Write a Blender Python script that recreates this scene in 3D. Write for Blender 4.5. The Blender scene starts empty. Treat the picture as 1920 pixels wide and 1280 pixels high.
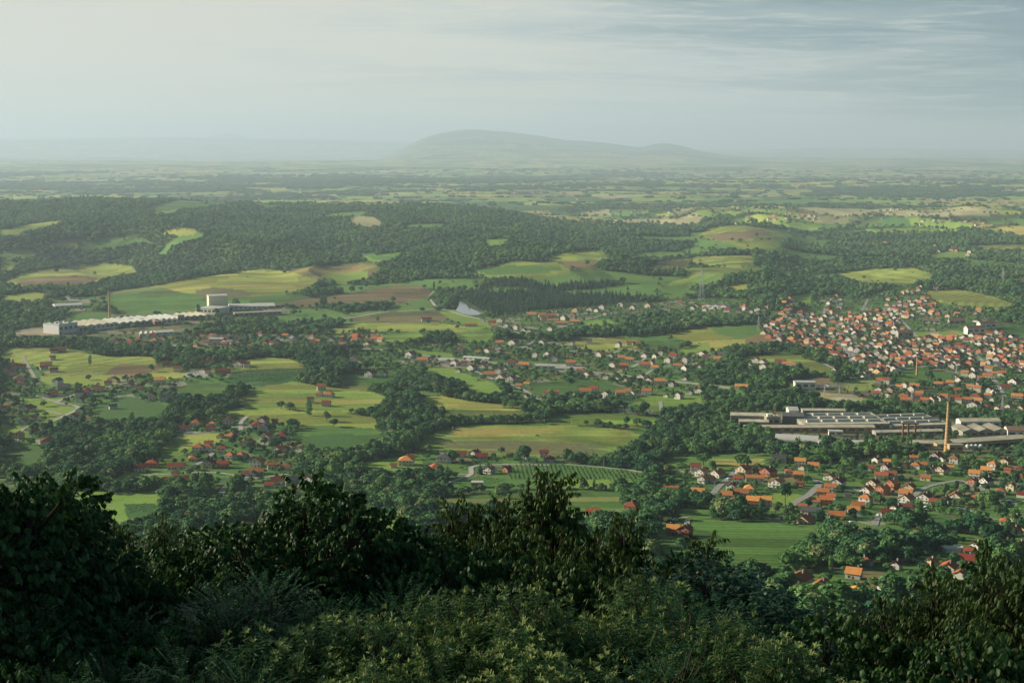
import bpy, math, random
import numpy as np
from mathutils import Vector, Matrix

# ------------------------------------------------------------------ scene, camera, light
S = bpy.context.scene
C = S.collection
H = 330.0                      # eye height above the valley floor, metres
F = 2666.67                    # focal length in photo pixels (50 mm lens)
HZ = 276.0                     # row of the true horizon in the photo
PITCH = math.atan((640 - HZ) / F)
cam_data = bpy.data.cameras.new('camera')
cam_data.lens = 50.0; cam_data.sensor_width = 36.0
cam_data.clip_start = 0.5; cam_data.clip_end = 200000.0
cam = bpy.data.objects.new('camera', cam_data); C.objects.link(cam)
cam.location = (0, 0, H); cam.rotation_euler = (math.pi / 2 - PITCH, 0, 0)
S.camera = cam

SUN_EL = 21.0
SUN_AZ = -78.0                 # degrees from the view direction (+Y), negative = left
def sun_vec():
    e, a = math.radians(SUN_EL), math.radians(SUN_AZ)
    return Vector((math.sin(a) * math.cos(e), math.cos(a) * math.cos(e), math.sin(e)))
sl = bpy.data.lights.new('sun', 'SUN'); sl.energy = 5.0; sl.angle = math.radians(0.6)
sl.color = (1.0, 0.90, 0.72)
so = bpy.data.objects.new('sun', sl); C.objects.link(so)
so.rotation_euler = sun_vec().to_track_quat('Z', 'Y').to_euler()
so.location = (-300, 0, 600)

W = bpy.data.worlds.new("World"); S.world = W; W.use_nodes = True
nt = W.node_tree; nt.nodes.clear()
def N(tree, typ, **kw):
    n = tree.nodes.new(typ)
    for k, v in kw.items():
        if k == 'inp':
            for kk, vv in v.items(): n.inputs[kk].default_value = vv
        else: setattr(n, k, v)
    return n
def ramp(tree, stops, interp='EASE'):
    r = tree.nodes.new('ShaderNodeValToRGB'); cr = r.color_ramp; cr.interpolation = interp
    while len(cr.elements) < len(stops): cr.elements.new(0.5)
    for e, (p, c) in zip(cr.elements, stops):
        e.position = p; e.color = (*c, 1) if len(c) == 3 else c
    return r
L = nt.links.new
sky = N(nt, 'ShaderNodeTexSky', sky_type='NISHITA', sun_disc=False)
sky.sun_elevation = math.radians(SUN_EL); sky.sun_rotation = math.radians(SUN_AZ)
sky.air_density = 1.0; sky.dust_density = 2.0; sky.ozone_density = 2.2; sky.altitude = 300
sk = N(nt, 'ShaderNodeVectorMath', operation='SCALE', inp={'Scale': 0.065}); L(sky.outputs[0], sk.inputs[0])
# thin high cloud: stretched streaks lit by the low sun on the left
tc = N(nt, 'ShaderNodeTexCoord')
sep = N(nt, 'ShaderNodeSeparateXYZ'); L(tc.outputs['Generated'], sep.inputs[0])
zc = N(nt, 'ShaderNodeMath', operation='MAXIMUM', inp={1: 0.0}); L(sep.outputs[2], zc.inputs[0])
za = N(nt, 'ShaderNodeMath', operation='ADD', inp={1: 0.07}); L(zc.outputs[0], za.inputs[0])
ux = N(nt, 'ShaderNodeMath', operation='DIVIDE'); L(sep.outputs[0], ux.inputs[0]); L(za.outputs[0], ux.inputs[1])
uy = N(nt, 'ShaderNodeMath', operation='DIVIDE'); L(sep.outputs[1], uy.inputs[0]); L(za.outputs[0], uy.inputs[1])
cmb = N(nt, 'ShaderNodeCombineXYZ'); L(ux.outputs[0], cmb.inputs[0]); L(uy.outputs[0], cmb.inputs[1])
mp = N(nt, 'ShaderNodeMapping'); L(cmb.outputs[0], mp.inputs[0])
mp.inputs['Rotation'].default_value = (0, 0, math.radians(12)); mp.inputs['Scale'].default_value = (0.55, 1.0, 1)
n1 = N(nt, 'ShaderNodeTexNoise', inp={'Scale': 0.55, 'Detail': 9.0, 'Roughness': 0.62, 'Distortion': 1.0}); L(mp.outputs[0], n1.inputs['Vector'])
# cloud cover grows towards the sun's side
dt = N(nt, 'ShaderNodeVectorMath', operation='DOT_PRODUCT'); L(tc.outputs['Generated'], dt.inputs[0]); dt.inputs[1].default_value = (-0.94, 0.30, -0.12)
cov = N(nt, 'ShaderNodeMapRange', inp={'From Min': -0.12, 'From Max': 0.62, 'To Min': 0.0, 'To Max': 1.0}); L(dt.outputs['Value'], cov.inputs[0])
low = N(nt, 'ShaderNodeMapRange', inp={'From Min': 0.0, 'From Max': 0.16, 'To Min': 0.34, 'To Max': 0.0}); L(zc.outputs[0], low.inputs[0])
cs = N(nt, 'ShaderNodeMath', operation='ADD'); L(cov.outputs[0], cs.inputs[0]); L(low.outputs[0], cs.inputs[1])
nr = N(nt, 'ShaderNodeMapRange', inp={'From Min': 0.36, 'From Max': 0.66, 'To Min': -0.15, 'To Max': 0.20}); L(n1.outputs[0], nr.inputs[0])
mp2 = N(nt, 'ShaderNodeMapping'); L(cmb.outputs[0], mp2.inputs[0]); mp2.inputs['Rotation'].default_value = (0, 0, math.radians(-14)); mp2.inputs['Scale'].default_value = (1.1, 2.6, 1)
n2 = N(nt, 'ShaderNodeTexNoise', inp={'Scale': 1.3, 'Detail': 12.0, 'Roughness': 0.68, 'Distortion': 1.6}); L(mp2.outputs[0], n2.inputs['Vector'])
n2r = N(nt, 'ShaderNodeMapRange', inp={'From Min': 0.50, 'From Max': 0.72, 'To Min': 0.0, 'To Max': 0.34}); L(n2.outputs[0], n2r.inputs[0])
csb = N(nt, 'ShaderNodeMath', operation='ADD'); L(cs.outputs[0], csb.inputs[0]); L(n2r.outputs[0], csb.inputs[1]); cs = csb
cs2 = N(nt, 'ShaderNodeMath', operation='ADD'); cs2.use_clamp = True; L(cs.outputs[0], cs2.inputs[0]); L(nr.outputs[0], cs2.inputs[1])
ccol = ramp(nt, [(0.0, (0.022, 0.075, 0.13)), (0.35, (0.13, 0.19, 0.215)), (0.75, (0.32, 0.35, 0.335)), (1.0, (0.40, 0.40, 0.355))], 'LINEAR')
L(cs2.outputs[0], ccol.inputs[0])
cf = N(nt, 'ShaderNodeMapRange', inp={'From Min': 0.0, 'From Max': 0.5, 'To Min': 0.72, 'To Max': 0.97}); L(cs2.outputs[0], cf.inputs[0])
mx = N(nt, 'ShaderNodeMix', data_type='RGBA'); L(cf.outputs[0], mx.inputs[0]); L(sk.outputs[0], mx.inputs[6]); L(ccol.outputs[0], mx.inputs[7])
# the sky darkens and blues towards the zenith
zd = N(nt, 'ShaderNodeMapRange', inp={'From Min': 0.12, 'From Max': 0.6, 'To Min': 1.0, 'To Max': 0.0}); L(zc.outputs[0], zd.inputs[0])
zr_ = ramp(nt, [(0.0, (.13, .30, .34)), (1.0, (1, 1, 1))], 'LINEAR'); L(zd.outputs[0], zr_.inputs[0])
zs = N(nt, 'ShaderNodeVectorMath', operation='MULTIPLY'); L(mx.outputs[2], zs.inputs[0]); L(zr_.outputs[0], zs.inputs[1])
bg = N(nt, 'ShaderNodeBackground', inp={'Strength': 1.0}); L(zs.outputs[0], bg.inputs[0])
wo = N(nt, 'ShaderNodeOutputWorld'); L(bg.outputs[0], wo.inputs[0])

S.view_settings.view_transform = 'Standard'; S.view_settings.look = 'None'
S.view_settings.exposure = 0.86; S.view_settings.gamma = 1.0; S.view_settings.use_curve_mapping = False
S.cycles.use_denoising = True
S.cycles.max_bounces = 5; S.cycles.diffuse_bounces = 2; S.cycles.glossy_bounces = 2
S.cycles.transmission_bounces = 3; S.cycles.volume_bounces = 0; S.cycles.transparent_max_bounces = 6
S.cycles.sample_clamp_indirect = 4.0

# ------------------------------------------------------------------ helpers
random.seed(7); RNG = np.random.default_rng(11)
def hsh(ix, iy, seed):
    h = (ix.astype(np.int64) * 374761393 + iy.astype(np.int64) * 668265263 + seed * 974634777) & 0xffffffff
    h = ((h ^ (h >> 13)) * 1274126177) & 0xffffffff
    h = h ^ (h >> 16)
    return (h & 0xffffff) / float(0xffffff)
def vnoise(x, y, seed=0):
    ix, iy = np.floor(x), np.floor(y)
    fx, fy = x - ix, y - iy
    fx = fx * fx * fx * (fx * (fx * 6 - 15) + 10); fy = fy * fy * fy * (fy * (fy * 6 - 15) + 10)
    a = hsh(ix, iy, seed); b = hsh(ix + 1, iy, seed); c = hsh(ix, iy + 1, seed); d = hsh(ix + 1, iy + 1, seed)
    return (a * (1 - fx) + b * fx) * (1 - fy) + (c * (1 - fx) + d * fx) * fy
def fbm(x, y, seed=0, octv=4):
    s = 0; amp = 0.5; t = 0
    for k in range(octv):
        s = s + amp * vnoise(x * 2 ** k, y * 2 ** k, seed + k * 17); t += amp; amp *= 0.5
    return s / t
def sstep(a, b, x):
    t = np.clip((x - a) / (b - a), 0, 1); return t * t * (3 - 2 * t)

# crest line of the wooded hills: column, distance, row of the crest
RIDGE = np.array([(-900, 6500, 362), (-300, 6500, 365), (0, 6500, 370), (200, 6300, 368), (350, 6300, 372), (500, 6200, 379), (620, 6000, 388),
                  (700, 5700, 388), (760, 5600, 386), (850, 5600, 389), (950, 5300, 402), (1050, 5200, 418), (1150, 5000, 424), (1280, 5000, 430),
                  (1340, 4750, 430), (1400, 4700, 425), (1460, 4700, 437), (1540, 4900, 462), (1680, 4800, 472), (1800, 4700, 466), (1920, 4700, 463), (2700, 4700, 452)], float)
PEAK = np.array([(560, 312), (700, 300), (740, 287), (770, 271), (800, 256), (840, 247), (880, 243), (920, 247), (960, 250), (1000, 255), (1050, 263), (1100, 266),
                 (1150, 271), (1200, 279), (1222, 271), (1250, 270), (1280, 276), (1310, 285), (1360, 294), (1450, 302), (1600, 313)], float)
FARR = np.array([(-600, 264), (0, 263), (100, 262), (250, 259), (330, 258), (420, 261), (600, 263), (760, 267), (900, 272), (1250, 281), (1400, 282), (1500, 278), (1600, 278), (1750, 280), (1920, 283), (2500, 283)], float)
def smooth_table(T, sig):
    g = np.arange(-1000, 2900, 4.0); k = np.exp(-0.5 * (np.arange(-60, 61) * 4.0 / sig) ** 2); k /= k.sum()
    return [g] + [np.convolve(np.pad(np.interp(g, T[:, 0], T[:, c]), 60, mode='edge'), k, 'valid') for c in range(1, T.shape[1])]
RT = smooth_table(RIDGE, 34); PT = smooth_table(PEAK, 9); FT = smooth_table(FARR, 20)
BK = np.array([(0, 327.8), (4, 325.5), (12, 317), (20, 311.5), (32, 303.5), (60, 288), (110, 260), (250, 196), (500, 135), (760, 98), (1000, 60), (1250, 25), (1600, 6), (2000, 0), (200000, 0)], float)
def gauss(d, d0, wf, wb):
    t = np.where(d < d0, (d - d0) / wf, (d - d0) / wb); return np.exp(-t * t)
def Z(x, y):
    x = np.asarray(x, float); y = np.asarray(y, float)
    d = np.hypot(x, y) + 1e-6
    a = np.clip(np.arctan2(x, y), -0.9, 0.9)
    u = 960 + F * np.tan(a)
    z = np.interp(d, BK[:, 0], BK[:, 1])
    # wooded hills
    d0 = np.interp(u, RT[0], RT[1]); ry = np.interp(u, RT[0], RT[2])
    zr = H - d0 * (ry - HZ) / F - 12
    front = sstep(0.15, 1.0, np.cos(a) * 1.0) * (y > 0)
    g = gauss(d, d0, 1500, 1250)
    spur = fbm(x / 1100 + 3, y / 900, 5, 4) - 0.5
    z = z + (np.sqrt(zr * zr + 200) + zr) * 0.5 * g * (1 + 0.55 * spur * (1 - g)) * front
    dg = (x * .78 + y * .62) / 560; dh = (-x * .62 + y * .78) / 1300
    fold = np.abs(fbm(dg, dh, 51, 3) - 0.5) * 2
    z = z + (spur * 46 + (0.34 - fold) * 225 * (0.4 + 0.6 * (1 - g))) * sstep(2900, 4300, d) * (1 - sstep(6300, 8000, d)) * (1 - 0.75 * g)
    # rolling ground in the valley and the far plain
    z = z + (fbm(x / 420, y / 420, 21, 3) - 0.5) * 24 * sstep(1100, 1700, d) * (1 - sstep(5500, 7000, d)) * (1 - 0.6 * sstep(2100, 2500, d) * (1 - sstep(2900, 3300, d)))
    z = z + (fbm(x / 2600, y / 2600, 33, 4) - 0.45) * 85 * sstep(6500, 9500, d) * (1 - 0.3 * sstep(16000, 30000, d))
    # the hill of conifers by the reservoir
    z = z + 34 * np.exp(-((x - 90) / 330) ** 2 - ((y - 3580) / 260) ** 2)
    z = z + (fbm(x / 7500, y / 5200, 83, 4) - 0.36) * 230 * sstep(17000, 29000, d) * (1 - sstep(52000, 60000, d))
    # the long mountain, the far ridges
    yp = np.interp(u, PT[0], PT[1]); zp = np.maximum(H - 38000 * (yp - HZ) / F, 0)
    bump = 1 + 0.28 * (fbm(x / 2200, y / 2200, 61, 4) - 0.5) * (1 - gauss(d, 38000, 1200, 1200))
    z = z + zp * gauss(d, 38000, 7500, 7000) * bump
    yf = np.interp(u, FT[0], FT[1]); z = z + np.maximum(H - 58000 * (yf - HZ) / F, 0) * gauss(d, 58000, 7000, 8000)
    z = z + 800 * np.exp(-((u - 435) / 75) ** 2) * gauss(d, 68000, 3500, 3500)
    # unseen spur added at the left to shade the foreground, since kept low
    z = z + ADDED_SPUR * np.exp(-((x + 860) / 240) ** 2) * sstep(1150, 500, y) * sstep(-1500, -700, y)
    # reservoir basin
    m = basin(x, y)
    return z * (1 - m) + WATER_Z * m
ADDED_SPUR = 250.0
WATER_Z = 4.0
RC = (-128.0, 2920.0)
def basin(x, y):
    r = ((x - RC[0]) / 150.0) ** 2 + ((y - RC[1]) / 260.0) ** 2
    return 1 - sstep(0.55, 1.6, r)
def project(x, y, z):
    cp, sp = math.cos(PITCH), math.sin(PITCH)
    dz = z - H
    dep = y * cp - dz * sp; up = y * sp + dz * cp
    dep = np.where(dep > 0.1, dep, 0.1)
    return 960 + F * x / dep, 640 - F * up / dep
def cast(px, py):
    """points where the sight lines through photo pixels meet the ground"""
    px = np.atleast_1d(np.asarray(px, float)); py = np.atleast_1d(np.asarray(py, float))
    cp, sp = math.cos(PITCH), math.sin(PITCH)
    cx = (px - 960) / F; cy = (640 - py) / F
    dx = cx; dy = cp + cy * sp; dz = -sp + cy * cp
    n = np.hypot(dx, dy); dx = dx / n; dy = dy / n; dz = dz / n
    ts = np.geomspace(20, 70000, 700)
    n_ = len(px); lo = np.empty(n_); hi = np.empty(n_)
    for c0 in range(0, n_, 400):
        sl_ = slice(c0, c0 + 400); T_ = ts[None, :]; below = (H + dz[sl_, None] * T_) < Z(dx[sl_, None] * T_, dy[sl_, None] * T_)
        k = np.where(below.any(1), below.argmax(1), len(ts) - 1); hi[sl_] = ts[k]; lo[sl_] = ts[np.maximum(k - 1, 0)]
    for k in range(18):
        mid = (lo + hi) / 2; b = (H + dz * mid) < Z(dx * mid, dy * mid)
        hi = np.where(b, mid, hi); lo = np.where(b, lo, mid)
    X = dx * hi; Y = dy * hi
    return X, Y, Z(X, Y)
def inpoly(px, py, poly):
    poly = np.asarray(poly, float); r = np.zeros(px.shape, bool)
    x0, y0 = poly.min(0); x1, y1 = poly.max(0)
    m = (px >= x0) & (px <= x1) & (py >= y0) & (py <= y1)
    if not m.any(): return r
    qx, qy = px[m], py[m]; c = np.zeros(qx.shape, bool); j = len(poly) - 1
    for i in range(len(poly)):
        xi, yi = poly[i]; xj, yj = poly[j]
        if yi != yj:
            c ^= ((yi > qy) != (yj > qy)) & (qx < (xj - xi) * (qy - yi) / (yj - yi) + xi)
        j = i
    r[m] = c; return r
def make_mesh(name, verts, faces):
    me = bpy.data.meshes.new(name); me.from_pydata([tuple(v) for v in verts], [], faces); me.update(); return me
def grid_mesh(name, V, F4):
    me = bpy.data.meshes.new(name); nv, nf = len(V), len(F4); k = F4.shape[1]
    me.vertices.add(nv); me.vertices.foreach_set('co', V.astype(np.float32).ravel())
    me.loops.add(nf * k); me.loops.foreach_set('vertex_index', F4.astype(np.int32).ravel())
    me.polygons.add(nf); me.polygons.foreach_set('loop_start', (np.arange(nf) * k).astype(np.int32))
    me.polygons.foreach_set('loop_total', np.full(nf, k, np.int32)); me.update(); return me
def link(name, me, mats=(), parent=None):
    o = bpy.data.objects.new(name, me); C.objects.link(o)
    if me is not None:
        for m in (mats if isinstance(mats, (list, tuple)) else [mats]):
            if m is not None and len(me.materials) < len(mats if isinstance(mats, (list, tuple)) else [mats]): me.materials.append(m)
    if parent is not None: o.parent = parent
    return o
def tag(o, label=None, cat=None, group=None, kind=None):
    if label: o['label'] = label
    if cat: o['category'] = cat
    if group: o['group'] = group
    if kind: o['kind'] = kind
    return o
# ------------------------------------------------------------------ land cover (outlines traced in photo pixels, then laid on the ground)
G1, G2, G3, G4 = (.098, .185, .048), (.175, .270, .056), (.260, .305, .072), (.060, .130, .042)   # meadow, light meadow, ripening, deep green
BR, BR2, YL, PA = (.200, .150, .085), (.155, .150, .075), (.30, .265, .085), (.30, .28, .16)
# colour, strip width (0 = plain), strip direction in degrees, outline
FIELDS = [
 (G2, 0, 0, [(105,925),(165,918),(250,925),(310,920),(305,945),(290,965),(255,985),(180,978),(150,965),(110,950)]),
 (G4, 0, 0, [(232,945),(290,943),(297,958),(240,963)]),
 (G2, 0, 0, [(205,905),(235,885),(310,888),(352,893),(300,899),(250,898)]),
 (G2, 40, 10, [(650,968),(690,965),(750,975),(762,990),(740,1004),(690,1008),(655,990)]),
 (G1, 0, 0, [(655,1008),(740,1008),(735,1030),(680,1030)]),
 (G1, 34, 8, [(795,938),(900,925),(1060,918),(1170,922),(1160,940),(1185,960),(1060,975),(1000,965),(900,950),(830,948)]),
 (G1, 0, 0, [(835,905),(880,895),(980,875),(1060,868),(1180,880),(1212,890),(1200,905),(1100,903),(980,908),(890,912),(850,914)]),
 (G2, 13, 3, [(785,835),(800,815),(850,800),(960,793),(1050,797),(1150,803),(1215,812),(1180,835),(1130,855),(1050,850),(940,845),(850,840)]),
 (YL, 0, 0, [(850,803),(920,800),(1000,801),(1070,805),(1000,807),(900,808),(840,810)]),
 (BR2, 0, 0, [(785,835),(860,826),(960,825),(1100,832),(1160,842),(1080,838),(960,831),(860,832)]),
 (BR2, 0, 0, [(830,840),(900,836),(1000,838),(1100,844),(1135,852),(1060,848),(960,843)]),
 (G2, 30, 6, [(1022,785),(1040,776),(1130,773),(1225,780),(1240,792),(1228,800),(1180,796),(1100,790),(1030,796)]),
 (G1, 0, 0, [(1180,800),(1225,803),(1222,809),(1190,806)]),
 (G2, 28, 0, [(822,777),(860,766),(970,766),(985,776),(960,781),(880,782)]),
 (G3, 30, 3, [(785,745),(830,742),(880,752),(982,762),(960,764),(850,761),(820,765)]),
 (G2, 0, 0, [(868,718),(915,713),(930,722),(945,732),(925,742),(885,735)]),
 (G1, 30, 0, [(985,718),(1080,713),(1140,718),(1180,728),(1165,735),(1090,733),(1010,738)]),
 (G3, 35, 10, [(410,770),(470,760),(560,765),(640,773),(700,783),(712,794),(680,803),(600,792),(520,788),(440,778)]),
 (G1, 40, 12, [(555,800),(610,797),(700,803),(722,812),(690,830),(650,845),(600,838),(555,822)]),
 (G4, 0, 0, [(580,815),(660,812),(680,830),(640,846),(590,838)]),
 (G2, 30, 0, [(310,830),(330,820),(385,814),(400,820),(370,833),(335,848),(300,850)]),
 (G3, 0, 0, [(330,818),(385,812),(430,812),(400,826),(345,834)]),
 (G2, 35, 6, [(440,748),(500,722),(545,714),(590,722),(640,728),(700,735),(735,748),(700,765),(640,768),(560,757),(470,758)]),
 (G1, 30, 0, [(640,703),(700,690),(740,694),(748,705),(730,718),(680,728),(640,722)]),
 (G3, 28, 5, [(0,655),(40,650),(110,653),(160,662),(200,668),(280,668),(300,678),(240,683),(200,700),(150,705),(90,698),(60,678),(0,675)]),
 (BR, 24, 12, [(193,703),(210,690),(225,681),(310,686),(270,704)]),
 (G3, 0, 0, [(75,705),(190,703),(235,705),(215,716),(150,719),(80,716)]),
 (G3, 30, 5, [(265,702),(315,688),(345,690),(350,700),(300,708)]),
 (G3, 26, 8, [(435,676),(500,670),(540,672),(570,684),(520,690),(450,688)]),
 (G4, 14, 20, [(440,694),(520,690),(575,690),(585,700),(520,716),(450,718),(420,712)]),
 (G1, 30, 0, [(325,725),(400,716),(432,722),(424,740),(372,746),(328,738)]),
 (G4, 0, 0, [(180,762),(230,742),(290,748),(315,765),(300,780),(230,788),(185,785)]),
 (G2, 22, 5, [(35,748),(108,745),(118,753),(60,759)]), (G2, 0, 0, [(62,762),(140,762),(150,768),(118,775),(72,772)]), (G2, 0, 0, [(90,778),(115,776),(100,786),(80,785)]),
 (G4, 0, 0, [(10,832),(70,835),(92,848),(68,872),(40,885),(5,865)]),
 (G2, 0, 0, [(0,795),(38,800),(50,812),(0,816)]),
 (G2, 28, 0, [(700,640),(730,625),(780,620),(800,632),(740,642),(712,643)]),
 (G2, 26, 10, [(850,625),(880,612),(920,620),(930,630),(900,640),(860,637)]),
 (G1, 0, 0, [(118,592),(160,585),(205,583),(215,600),(140,607)]),
 (G1, 60, 8, [(195,548),(300,535),(420,540),(560,553),(590,560),(520,566),(440,572),(360,580),(250,588),(200,575)]),
 (G3, 55, 10, [(300,535),(360,522),(440,511),(490,505),(560,510),(600,527),(570,543),(470,553),(400,553),(340,545)]),
 (BR2, 0, 0, [(365,546),(400,538),(450,543),(475,550),(430,556),(380,554)]),
 (G3, 50, 12, [(3,530),(50,510),(140,498),(200,494),(245,499),(258,511),(200,521),(150,533),(40,538)]),
 (BR, 40, 12, [(30,530),(80,520),(140,516),(190,520),(140,533),(60,537)]),
 (G3, 0, 0, [(0,555),(60,547),(92,552),(80,561),(0,568)]),
 (BR2, 0, 0, [(90,455),(135,448),(165,450),(140,458)]), (YL, 0, 0, [(92,457),(130,455),(150,459),(125,462)]), (G1, 40, 10, [(150,461),(200,446),(245,445),(282,452),(240,458),(205,466),(155,466)]),
 (G3, 0, 0, [(0,432),(60,420),(118,413),(105,422),(45,434),(0,446)]), (G3, 0, 0, [(300,436),(350,427),(370,430),(362,439),(320,440)]),
 (G2, 0, 0, [(0,475),(40,468),(72,475),(40,484),(0,486)]), (G2, 0, 0, [(0,489),(30,490),(10,497),(0,497)]), (G3, 0, 0, [(0,500),(40,492),(20,505),(0,510)]),
 (G1, 90, 10, [(278,388),(340,374),(400,371),(440,379),(385,389),(300,396)]), (G2, 0, 0, [(260,401),(340,392),(325,400)]), (G1, 90, 10, [(470,382),(530,385),(500,391)]),
 (BR2, 60, 8, [(540,505),(620,496),(700,492),(712,504),(690,519),(640,530),(590,520)]), (G2, 0, 0, [(600,515),(690,508),(690,521),(640,532)]),
 (BR, 50, 8, [(512,571),(600,556),(680,545),(740,535),(790,535),(812,548),(800,562),(720,568),(640,570),(590,572)]),
 (BR2, 60, 4, [(640,598),(740,583),(810,580),(850,592),(815,604),(760,604),(690,600)]),
 (G3, 50, 4, [(640,606),(740,606),(830,606),(880,614),(850,622),(780,617),(700,618)]),
 (G1, 0, 0, [(780,562),(800,560),(812,572),(800,580),(760,582),(720,582),(740,572)]),
 (G2, 0, 0, [(672,481),(700,478),(742,486),(705,492)]), (G1, 0, 0, [(690,478),(735,480),(742,486),(700,484)]),
 (G2, 0, 0, [(822,581),(850,580),(880,590),(905,600),(930,610),(885,613),(850,597)]),
 (G3, 70, 6, [(868,511),(960,491),(1040,491),(1062,498),(1070,508),(1010,520),(920,518)]),
 (G1, 0, 0, [(890,506),(960,497),(1058,502),(1010,510),(920,512)]),
 (G3, 45, 8, [(1025,482),(1080,470),(1128,468),(1142,485),(1080,489),(1040,489)]), (BR, 0, 0, [(1055,489),(1130,489),(1110,499),(1060,499)]),
 (G1, 40, 15, [(1070,505),(1110,498),(1145,515),(1160,525),(1100,524)]), (G2, 0, 0, [(905,450),(940,446),(958,450),(940,460),(912,462)]),
 (G3, 30, 8, [(1292,490),(1300,482),(1345,480),(1410,478),(1415,495),(1380,500),(1310,496)]), (G2, 30, 8, [(1275,501),(1380,503),(1420,499),(1432,508),(1350,513),(1290,510)]),
 (BR2, 14, 20, [(1210,500),(1245,488),(1300,485),(1288,500),(1235,506)]),
 (G2, 16, 50, [(1245,536),(1290,512),(1340,514),(1362,520),(1330,531),(1290,538)]),
 (G3, 60, 5, [(1560,512),(1650,504),(1710,502),(1750,514),(1745,525),(1690,532),(1620,530),(1580,520)]),
 (G3, 60, 12, [(1308,442),(1335,426),(1380,421),(1430,427),(1485,441),(1455,454),(1400,465),(1360,452)]), (BR, 0, 0, [(1325,441),(1375,437),(1420,429),(1450,436),(1400,446),(1350,450)]),
 (G3, 0, 0, [(1400,456),(1450,450),(1470,455),(1455,464),(1405,465)]),
 (G2, 0, 0, [(1740,477),(1790,469),(1835,478),(1810,484),(1760,485)]), (G3, 60, 5, [(1815,461),(1900,458),(1925,460),(1925,466),(1850,468)]),
 (G3, 0, 0, [(1365,536),(1402,532),(1402,544),(1370,545)]), (G2, 0, 0, [(1480,556),(1522,549),(1520,567),(1492,570)]),
 (G3, 70, 8, [(1248,626),(1320,613),(1420,608),(1425,618),(1440,630),(1472,638),(1395,645),(1330,656),(1290,641)]), (G1, 0, 0, [(1330,613),(1420,608),(1425,620),(1390,632),(1350,622)]),
 (BR, 0, 0, [(1395,634),(1442,628),(1475,640),(1410,645)]), (G1, 40, 8, [(1190,632),(1248,626),(1290,641),(1260,650),(1215,645)]),
 (G3, 40, 6, [(1050,640),(1160,631),(1200,640),(1190,650),(1120,655),(1080,648)]), (G2, 0, 0, [(1095,602),(1140,598),(1160,606),(1120,612),(1100,610)]),
 (G3, 40, 10, [(1390,669),(1460,663),(1500,668),(1565,690),(1572,697),(1530,697),(1480,681),(1400,676)]),
 (BR, 0, 0, [(1465,716),(1520,708),(1560,709),(1550,719),(1490,724)]), (G3, 0, 0, [(1580,712),(1640,713),(1635,727),(1590,726)]), (PA, 0, 0, [(1535,735),(1590,738),(1640,752),(1600,757),(1540,750)]),
 (G1, 0, 0, [(1690,691),(1800,699),(1812,708),(1790,711),(1740,710),(1700,705)]), (G1, 0, 0, [(1680,708),(1735,711),(1700,720),(1680,718)]),
 (G3, 30, 12, [(1730,546),(1800,543),(1860,555),(1905,572),(1870,580),(1800,570),(1755,562)]), (G4, 30, 12, [(1855,600),(1925,612),(1925,628),(1870,618)]),
 (G2, 0, 0, [(1712,623),(1800,620),(1822,630),(1790,636),(1720,631)]),
 (G1, 0, 0, [(1245,856),(1330,853),(1445,856),(1425,868),(1330,872),(1260,870)]), (YL, 0, 0, [(1325,859),(1435,860),(1425,867),(1340,863)]),
 (G1, 36, 7, [(1300,972),(1400,978),(1500,987),(1560,998),(1515,1018),(1440,1032),(1310,1022),(1296,990)]),
 (G1, 36, 7, [(1235,1030),(1300,1031),(1360,1036),(1470,1046),(1482,1066),(1330,1066),(1240,1056)]),
 (BR, 0, 0, [(1582,984),(1640,990),(1700,1000),(1690,1006),(1610,998)]), (BR, 0, 0, [(1590,1074),(1640,1076),(1700,1086),(1690,1096),(1605,1084)]),
 (G2, 0, 0, [(1420,927),(1460,922),(1512,928),(1502,944),(1445,948)]), (G1, 0, 0, [(1710,896),(1770,890),(1795,898),(1790,913),(1722,917)]),
 (G4, 0, 0, [(1730,962),(1775,965),(1800,972),(1780,984),(1740,978)]), (G1, 0, 0, [(1265,955),(1300,952),(1345,955),(1330,962),(1275,964)]),
 (G2, 0, 0, [(672,868),(740,858),(790,860),(795,878),(740,888),(690,882)]), (G2, 0, 0, [(1010,900),(1180,897),(1190,906),(1050,908)]),
 (G4, 0, 0, [(1540,930),(1600,925),(1610,945),(1560,948)]), (G2, 40, 0, [(1215,735),(1240,735),(1320,745),(1300,760),(1230,765),(1180,762)]),
 (G3, 40, 0, [(600,618),(650,612),(690,616),(640,622)]), (G2, 0, 0, [(800,690),(850,690),(900,712),(870,716),(810,702)]),
 (G2, 0, 0, [(1330,640),(1330,660),(1260,662),(1290,650)]), (G2, 0, 0, [(760,655),(850,662),(845,668),(780,664)]),
]
PALE = [(PA, [(652,411),(670,405),(700,407),(718,418),(712,425),(682,425),(660,418)]), (BR2, [(330,605),(240,622),(300,625),(340,615)]),
        ((.42,.39,.32), [(1558,747),(1575,743),(1600,746),(1598,751),(1570,752)]), ((.40,.38,.31), [(1590,743),(1625,753),(1618,755),(1586,745)]),
        ((.34,.33,.30), [(345,700),(362,693),(395,695),(400,700),(385,706),(350,706)]), ((.30,.25,.18), [(20,622),(60,614),(108,618),(100,630),(30,632)]),
        ((.40,.38,.34), [(1735,624),(1758,624),(1767,629),(1748,629)]), ((.3,.28,.25), [(1130,958),(1160,956),(1165,966),(1135,968)]),
        ((.13,.13,.08), [(1500,800),(1920,800),(1920,845),(1640,845),(1500,815)]), ((.36,.34,.30), [(1000,680),(1090,684),(1100,692),(1010,690)])]
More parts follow.
